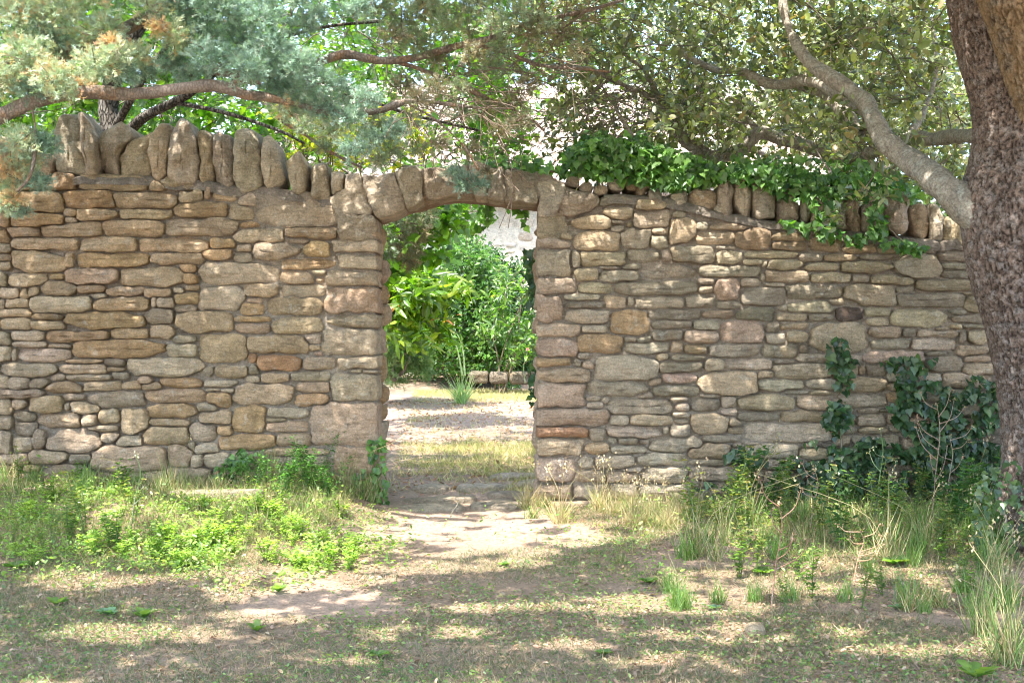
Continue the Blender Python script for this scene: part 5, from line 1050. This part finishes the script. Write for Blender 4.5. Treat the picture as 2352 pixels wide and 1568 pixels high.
p = gpts(29000, (-4.4, 4.4), (-3., -.05), lambda x, y: infr(x, y) * np.clip(.3 + PN(x, y, 2, 107), .02, 1) * (1 - bare(x, y)) * sstep(-2.6, -.6, y) * (np.abs(x + .25) > .75)); blades(0, p, .07, .0032, [(.16, .26, .07), (.4, .36, .17), (.22, .3, .09), (.5, .42, .24)], mb, .6)
tag(mb.build('dry_turf', M['dry']), 'short half dried grass over the foreground earth', 'grass', kind='stuff')
mb = MB(); p = gpts(30000, (-1.8, 1.4), (.5, 9.5), lambda x, y: (np.abs(x + .15) < .2 + .06 * (y + 8)) * np.clip(.5 + PN(x, y, 2, 103) - .85 * bare(x, y) + .5 * (y > 7.6), .03, 1))
blades(0, p, .045, .005, [(.6, .54, .26), (.42, .46, .16), (.66, .58, .34), (.28, .36, .1)], mb, 1.0)
tag(mb.build('garden_grass', M['dry']), 'sun bleached grass on the garden side of the doorway', 'grass', kind='stuff')
# fallen leaves and twigs
mb = MB(); p = gpts(23000, (-4.4, 4.4), (-4.2, -.05), lambda x, y: infr(x, y) * np.clip(.4 + .7 * PN(x, y, 1.2, 111) + .25 * sstep(0, 2, x) - .6 * bare(x, y), .03, 1)); n = len(p); p[:, 2] += .006
scatter(T_OVAL, p, rots(np.array([0, 0, 1.]) + rng.normal(size=(n, 3)) * .45), rng.uniform(.01, .028, n), jit(pick([(.38, .27, .18), (.44, .32, .22), (.28, .2, .14), (.48, .38, .28)], n), n, .15, .04), mb)
p = gpts(5000, (-1.6, 1.3), (.2, 8), lambda x, y: .5 + PN(x, y, 1.2, 113)); n = len(p); p[:, 2] += .006
scatter(T_OVAL, p, rots(np.array([0, 0, 1.]) + rng.normal(size=(n, 3)) * .45), rng.uniform(.02, .05, n), jit(pick([(.44, .29, .18), (.52, .36, .24), (.3, .2, .13)], n), n, .2, .05), mb)
p = gpts(5000, (-3.7, 3.7), (-4.2, .2), lambda x, y: infr(x, y) * 1.); n = len(p); p[:, 2] += .006
S = np.stack([np.full(n, .003), rng.uniform(.03, .09, n), np.full(n, .03)], 1); scatter(T_BLADE, p, rots(np.array([0, 0, 1.]) + rng.normal(size=(n, 3)) * .2), S, jit((.46, .36, .26), n), mb)
tag(mb.build('leaf_litter', M['dry']), 'dry brown fallen leaves and twigs strewn over the earth', 'leaf litter', kind='stuff')
# low creeping green weeds
def wd(x, y):
    px, py = toP(np.stack([x, y, 0 * x + .03], -1))
    a = np.exp(-(((px - 560) / 290) ** 2 + ((py - 1250) / 75) ** 2) ** 1.5); b = .8 * np.exp(-(((px - 120) / 200) ** 2 + ((py - 1190) / 90) ** 2)); c = .5 * np.exp(-(((px - 1900) / 400) ** 2 + ((py - 1210) / 60) ** 2))
    return np.maximum(np.maximum(a, b), c)
mb = MB(); p = gpts(13000, (-3.7, 3.7), (-3., -.08), lambda x, y: infr(x, y) * np.clip(wd(x, y) * (.4 + 2.4 * PN(x, y, 3.2, 121)), 0, 1)); n = len(p); p[:, 2] += rng.gamma(2, .018, n)
scatter(T_OVAL, p, rots(np.array([0, -.1, 1.]) + rng.normal(size=(n, 3)) * .5), rng.uniform(.014, .032, n), jit(pick([(.2, .33, .07), (.28, .42, .1), (.15, .25, .06), (.4, .46, .16)], n), n), mb)
p2 = gpts(24000, (-3.7, 3.7), (-4.2, -.3), lambda x, y: infr(x, y) * (PN(x, y, 1.9, 123) > -.02) * (1 - bare(x, y))); n = len(p2); p2[:, 2] += rng.gamma(2, .006, n)
scatter(T_OVAL, p2, rots(np.array([0, -.1, 1.]) + rng.normal(size=(n, 3)) * .5), rng.uniform(.008, .02, n), jit(pick([(.13, .22, .08), (.18, .27, .09), (.27, .33, .12)], n), n), mb)
tag(mb.build('ground_weeds', M['leaf']), 'bright green creeping weeds carpeting the ground before the wall', 'weeds', kind='stuff')

# ---------------------------------------------------------------- countable plants
T_BROAD = fan(mirror([(.16, .12), (.3, .45), (.22, .78), (0, 1)]), .25, .35)
def rosette_mesh(n, L, cols, lobed=False, upr=.7):
    mb = MB(); a = np.arange(n) * 2.4 + rng.normal(size=n) * .2; u = upr + rng.random(n) * .4; hd = np.stack([np.cos(a), np.sin(a), u], 1); nr = np.stack([-np.cos(a) * u, -np.sin(a) * u, np.ones(n)], 1)
    scatter(T_OAK if lobed else T_BROAD, np.zeros((n, 3)) + [0, 0, .005], rots(nr, heading=hd), L * rng.uniform(.6, 1.1, n), jit(pick(cols, n), n, .12), mb)
    return mb
def tuft_mesh(n, L, cols, lean=.35, w=.0045, heads=0):
    mb = MB(); hd = np.stack([rng.normal(size=n) * lean, rng.normal(size=n) * lean, np.ones(n)], 1); S = np.stack([np.full(n, w), L * rng.uniform(.4, 1.1, n), np.full(n, L * 1.2)], 1)
    scatter(T_BLADE, rng.normal(size=(n, 3)) * [.025, .025, 0], rots(norm(rng.normal(size=(n, 3)) * [1, 1, .1]), heading=hd), S, jit(pick(cols, n), n), mb)
    for k in range(heads):
        x, y = rng.normal(size=2) * .12; P = cr([(0, 0, 0), (x * .3, y * .3, L * .8), (x * 1.5, y * 1.5, L * 1.4)], 8); V, F = tube(P, .0016, 3); mb.add(V, F, (.42, .38, .2))
        m_ = 12; scatter(T_DIAM, P[-1] + rng.normal(size=(m_, 3)) * [.012, .012, .03], rots(rng.normal(size=(m_, 3)), heading=rng.normal(size=(m_, 3)) * .4 + [0, 0, 1]), .016, jit((.55, .46, .28), m_), mb)
    return mb
def leafy_mesh(h, n, leaf, cols, stems=3, spread=.25, tm=T_OVAL, stemcol=(.16, .22, .08)):
    mb = MB()
    for k in range(stems):
        x, y = rng.normal(size=2) * spread * h; P = cr([(0, 0, -.02), (x * .5, y * .5, h * .5), (x, y, h * rng.uniform(.7, 1.1))], 10); V, F = tube(P, np.linspace(.003, .0015, 10), 4); mb.add(V, F, stemcol)
        u = rng.uniform(1.5, 8.99, n); i0 = u.astype(int); q = P[i0] + (P[i0 + 1] - P[i0]) * (u - i0)[:, None] + rng.normal(size=(n, 3)) * .012 * h / .2; a = rng.uniform(0, 6.28, n); hd = np.stack([np.cos(a), np.sin(a), .4 * np.ones(n)], 1); scatter(tm, q, rots(np.stack([-np.cos(a) * .4, -np.sin(a) * .4, np.ones(n)], 1), heading=hd), leaf * rng.uniform(.6, 1.2, n), jit(pick(cols, n), n, .15), mb)
    return mb
GR = [(.11, .2, .055), (.16, .27, .07), (.22, .32, .1)]; DK = [(.07, .16, .06), (.1, .2, .07)]; DRY = [(.5, .42, .22), (.6, .52, .3), (.42, .36, .18), (.3, .36, .12)]
def two(name, label, cat, parts, loc, rz=0, s=1., group=None):
    o = thing(name, label, cat, group, loc); o.rotation_euler.z = rz; o.scale = (s, s, s)
    for nm, me in parts: link(nm, me, o)
    if group: o['label'] = (me.get('desc', '') + ' ' + label).strip()
    return o
def me_of(mb, mat): V = np.concatenate(mb.V); return mesh_np('plant', V, [np.concatenate(g) for g in mb.F.values()], np.concatenate(mb.C), M[mat])
def gp(px, py):      # ground point seen at px,py
    d = 2800 * 1.04 / (py - 784)
    for _ in range(4): y = d - DIST; x = (px - 1176) / FOC * d; d = FOC * (CAMZ - float(H(x, y))) / (py - 784)
    y = min(d - DIST, -.12); x = (px - 1176) / FOC * (y + 8); return (x, y, float(H(x, y)))
ros = [me_of(rosette_mesh(12, .1, GR), 'leaf'), me_of(rosette_mesh(10, .13, GR, True), 'leaf'), me_of(rosette_mesh(14, .08, [(.2, .33, .2), (.26, .4, .26)]), 'leaf')]
for (px, py, s, k, lab) in ((35, 1305, 1.4, 0, 'broad leaved rosette at the left edge of the foreground turf'), (500, 1215, 1.3, 1, 'lobed weed rosette amid the bright weeds left of the path'), (250, 1415, 1.5, 2, 'big pale dandelion clump in the left foreground'), (330, 1420, 1.1, 1, 'dark toothed rosette beside the pale dandelion clump'), (640, 1360, 1., 1, 'small toothed rosette right of the foreground dandelions'), (690, 1300, 1.3, 0, 'dark broad rosette at the end of the bright weeds'),
    (1390, 1505, .8, 0, 'tiny bright seedling alone in the shaded turf'), (1750, 1320, 1.3, 0, 'round leaved clump standing in the litter right of centre'), (2060, 1300, 1.7, 0, 'large upright bright leaved weed left of the oak foot'), (2060, 1400, 1.1, 2, 'grey green rosette in the litter before the oak'), (2240, 1560, 1.5, 1, 'toothed dock plant at the bottom right corner'), (1160, 1300, .8, 0, 'little rosette on the bare path'),
    (870, 1510, .9, 0, 'small green rosette at the lower centre'), (130, 1390, 1., 1, 'small dark rosette in the left turf'), (1640, 1400, .9, 2, 'faded small rosette among dead leaves at right of centre'), (590, 1450, .9, 1, 'flat rosette in the middle left foreground'), (1490, 1340, 1., 0, 'lone leafy weed on the litter beyond the centre')):
    two('rosette_weed', lab, 'weed', [('leaves', ros[k])], gp(px, py), rng.uniform(0, 6), s * .5)
tf = [me_of(tuft_mesh(70, .17, GR), 'leaf'), me_of(tuft_mesh(90, .2, DRY, .55, .004, 4), 'dry'), me_of(tuft_mesh(60, .26, DRY + GR, .3, .004, 2), 'dry'), me_of(tuft_mesh(90, .12, DRY + GR, .5), 'dry')]
lf = [me_of(leafy_mesh(.2, 22, .035, GR), 'leaf'), me_of(leafy_mesh(.3, 26, .045, DK, 4), 'leaf'), me_of(leafy_mesh(.13, 30, .028, [(.3, .44, .1), (.38, .5, .14)], 5, .5), 'leaf'), me_of(leafy_mesh(.34, 40, .03, [(.12, .2, .06), (.2, .28, .08), (.28, .26, .1)], 3, .2), 'leaf')]
for me, ds in zip(tf + lf, ('fine fresh', 'seeding', 'tall thin', 'short dense', 'slim', 'dark leaved', 'dense low', 'tall slender')): me['desc'] = ds
def line(n, x0, x1, y0, y1, name, grp, lab, cat, meshes, nm, s=(.7, 1.3)):
    for k in range(n): two(name, lab, cat, [(nm, meshes[rng.integers(len(meshes))])], gp(rng.uniform(x0, x1), rng.uniform(y0, y1)), rng.uniform(0, 6), rng.uniform(*s), grp)
line(34, 0, 860, 1105, 1150, 'grass_tuft', 'grass tufts along the foot of the left wall', 'green grass tuft at the foot of the wall left of the doorway', 'grass tuft', [tf[0], tf[3], tf[2]], 'blades', (.6, 1.1))
line(26, 1210, 1620, 1155, 1215, 'grass_tuft', 'feathery dry grasses right of the doorway', 'feathery straw coloured grass right of the doorway', 'grass tuft', [tf[1], tf[3], tf[1]], 'blades', (.6, 1.1))
line(44, 1560, 2290, 1165, 1290, 'grass_tuft', 'tall mixed grasses before the ivy', 'mixed green and dry grass before the dark ivy', 'grass tuft', [tf[0], tf[2], tf[0], tf[3]], 'blades', (.7, 1.3))
line(22, 1400, 2300, 1290, 1420, 'grass_tuft', 'thin grass tufts in the right foreground litter', 'thin grass tuft in the leaf litter of the right foreground', 'grass tuft', [tf[0], tf[3]], 'blades', (.5, 1.))
line(9, 2240, 2352, 1300, 1560, 'grass_tuft', 'long grasses hanging round the oak foot', 'long grass tuft at the foot of the oak', 'grass tuft', [tf[2], tf[0]], 'blades', (.7, 1.15))
line(46, 250, 830, 1185, 1310, 'leafy_weed', 'bright feathery weeds left of the path', 'bright lime green feathery weed left of the path', 'weed', [lf[2]], 'stalk_and_leaves', (.5, 1.1))
line(30, 0, 330, 1115, 1300, 'leafy_weed', 'green weeds at the left edge', 'mid green leafy weed in the left corner before the wall', 'weed', [lf[0], lf[2], lf[3]], 'stalk_and_leaves', (.5, 1.1))
line(34, 1600, 2290, 1160, 1280, 'leafy_weed', 'leafy weeds before the ivy', 'leafy weed mixed in the tall grass before the ivy', 'weed', [lf[0], lf[1], lf[3]], 'stalk_and_leaves', (.7, 1.3))
line(14, 1650, 2250, 1290, 1400, 'leafy_weed', 'low weeds in the right foreground', 'low leafy weed in the right foreground litter', 'weed', [lf[0], lf[3]], 'stalk_and_leaves', (.5, .9))
bxm = [me_of(leafy_mesh(.3, 90, .022, [(.05, .13, .03), (.08, .2, .05), (.14, .3, .08)], 7, .35), 'leafg')]
for px, py, s, lab in ((590, 1150, .8, 'small dark box shrub leftmost at the wall foot'), (650, 1165, 1., 'rounded dark box shrub in front of the ochre stone'), (712, 1150, 1.2, 'tallest dark box shrub at the wall foot'), (755, 1150, .9, 'dark box shrub nearest the doorway')): two('box_seedling', lab, 'shrub', [('foliage', bxm[0])], gp(px, py), rng.uniform(0, 6), s)
# dead stalks and flowering stems
def stalk(label, px, py, top, col, forks=5, seed=0, flower=None):
    b = np.array(gp(px, py)); h = (py - top) / FOC * (b[1] + DIST); o = thing('dry_stalk' if not flower else 'flowering_stem', label, 'plant stem', None, tuple(b)); mb = MB()
    P = cr([(0, 0, -.02), (.02, 0, h * .4), (.05, .01, h * .75), (.03, 0, h)], 14); V, F = tube(P, np.linspace(.0035, .0015, 14), 6); mb.add(V, F, col); tips = [P[-1]]
    for k in range(forks):
        q = P[4 + (k * 2) % 9]; dx = rng.choice([-1, 1]) * rng.uniform(.04, .14); e = q + [dx, rng.normal() * .04, rng.uniform(.1, .3) * h]; V, F = tube(cr([q, (q + e) / 2 + [dx * .2, 0, -.01], e], 8), np.linspace(.003, .0014, 8), 5); mb.add(V, F, col); tips.append(e)
    s = mb.build('stem', M['twig'], o); mb = MB(); n = 7 * len(tips)
    scatter(T_DIAM, np.repeat(np.array(tips), 7, 0) + rng.normal(size=(n, 3)) * .008, rots(rng.normal(size=(n, 3))), .014, jit(flower or (.4, .28, .18), n), mb); mb.build('seed_heads' if not flower else 'flowers', M['dry'], o)['kind'] = 'stuff'; return o
stalk('reddish dead branching stalk standing in the litter right of the doorway', 1770, 1400, 1150, (.36, .2, .14), 6)
stalk('tall pale dead stalk with seed heads in front of the dark ivy', 2140, 1215, 925, (.44, .32, .24), 9)
stalk('second tall dead stalk leaning beside the pale one before the ivy', 2170, 1190, 1000, (.40, .29, .2), 5)
stalk('slim green stem with cream flowers before the left wall', 300, 1225, 1045, (.2, .3, .12), 1, flower=(.8, .75, .5))
stalk('short pale seed stalk standing on the threshold', 1032, 1190, 1148, (.5, .44, .32), 0)
stalk('grassy green flowering stem in front of the ivy gap', 2010, 1200, 985, (.2, .3, .14), 3, flower=(.6, .6, .35))
stalk('thin dead stalk near the lower ivy sprig', 1860, 1215, 1080, (.4, .28, .2), 4)
stalk('rusty dry weed stem in the sunlit litter on the right', 1960, 1330, 1215, (.5, .32, .2), 6)
# pale tall grass stalk beyond the doorway
o = thing('tall_grass', 'pale tall grass clump with one arching seed stalk in the garden beyond the door', 'grass tuft', None, (at(1060, 0, 7.4)[0], 7.4, float(H(-.6, 7.4))))
L0 = np.array(o.location); mb = MB()
for (a, b, c) in (((1068, 862), (1060, 790), (1030, 735)), ((1062, 862), (1050, 800), (1040, 790))): V, F = tube(cr([at(*q, 7.4) - L0 for q in (a, b, c)], 16), np.linspace(.012, .006, 16), 5); mb.add(V, F, (.5, .58, .4))
n = 60; scatter(T_DIAM, cr([at(1042, 775, 7.4) - L0, at(1028, 732, 7.4) - L0], n) + rng.normal(size=(n, 3)) * .02, rots(rng.normal(size=(n, 3)), heading=rng.normal(size=(n, 3)) * .5 + [-.4, 0, 1]), .05, jit((.66, .68, .5), n), mb)
mb.build('seed_stalk', M['leaf'], o); mb = tuft_mesh(110, .42, [(.3, .44, .22), (.4, .52, .3)], .5, .012); mb.build('blades', M['leaf'], o)
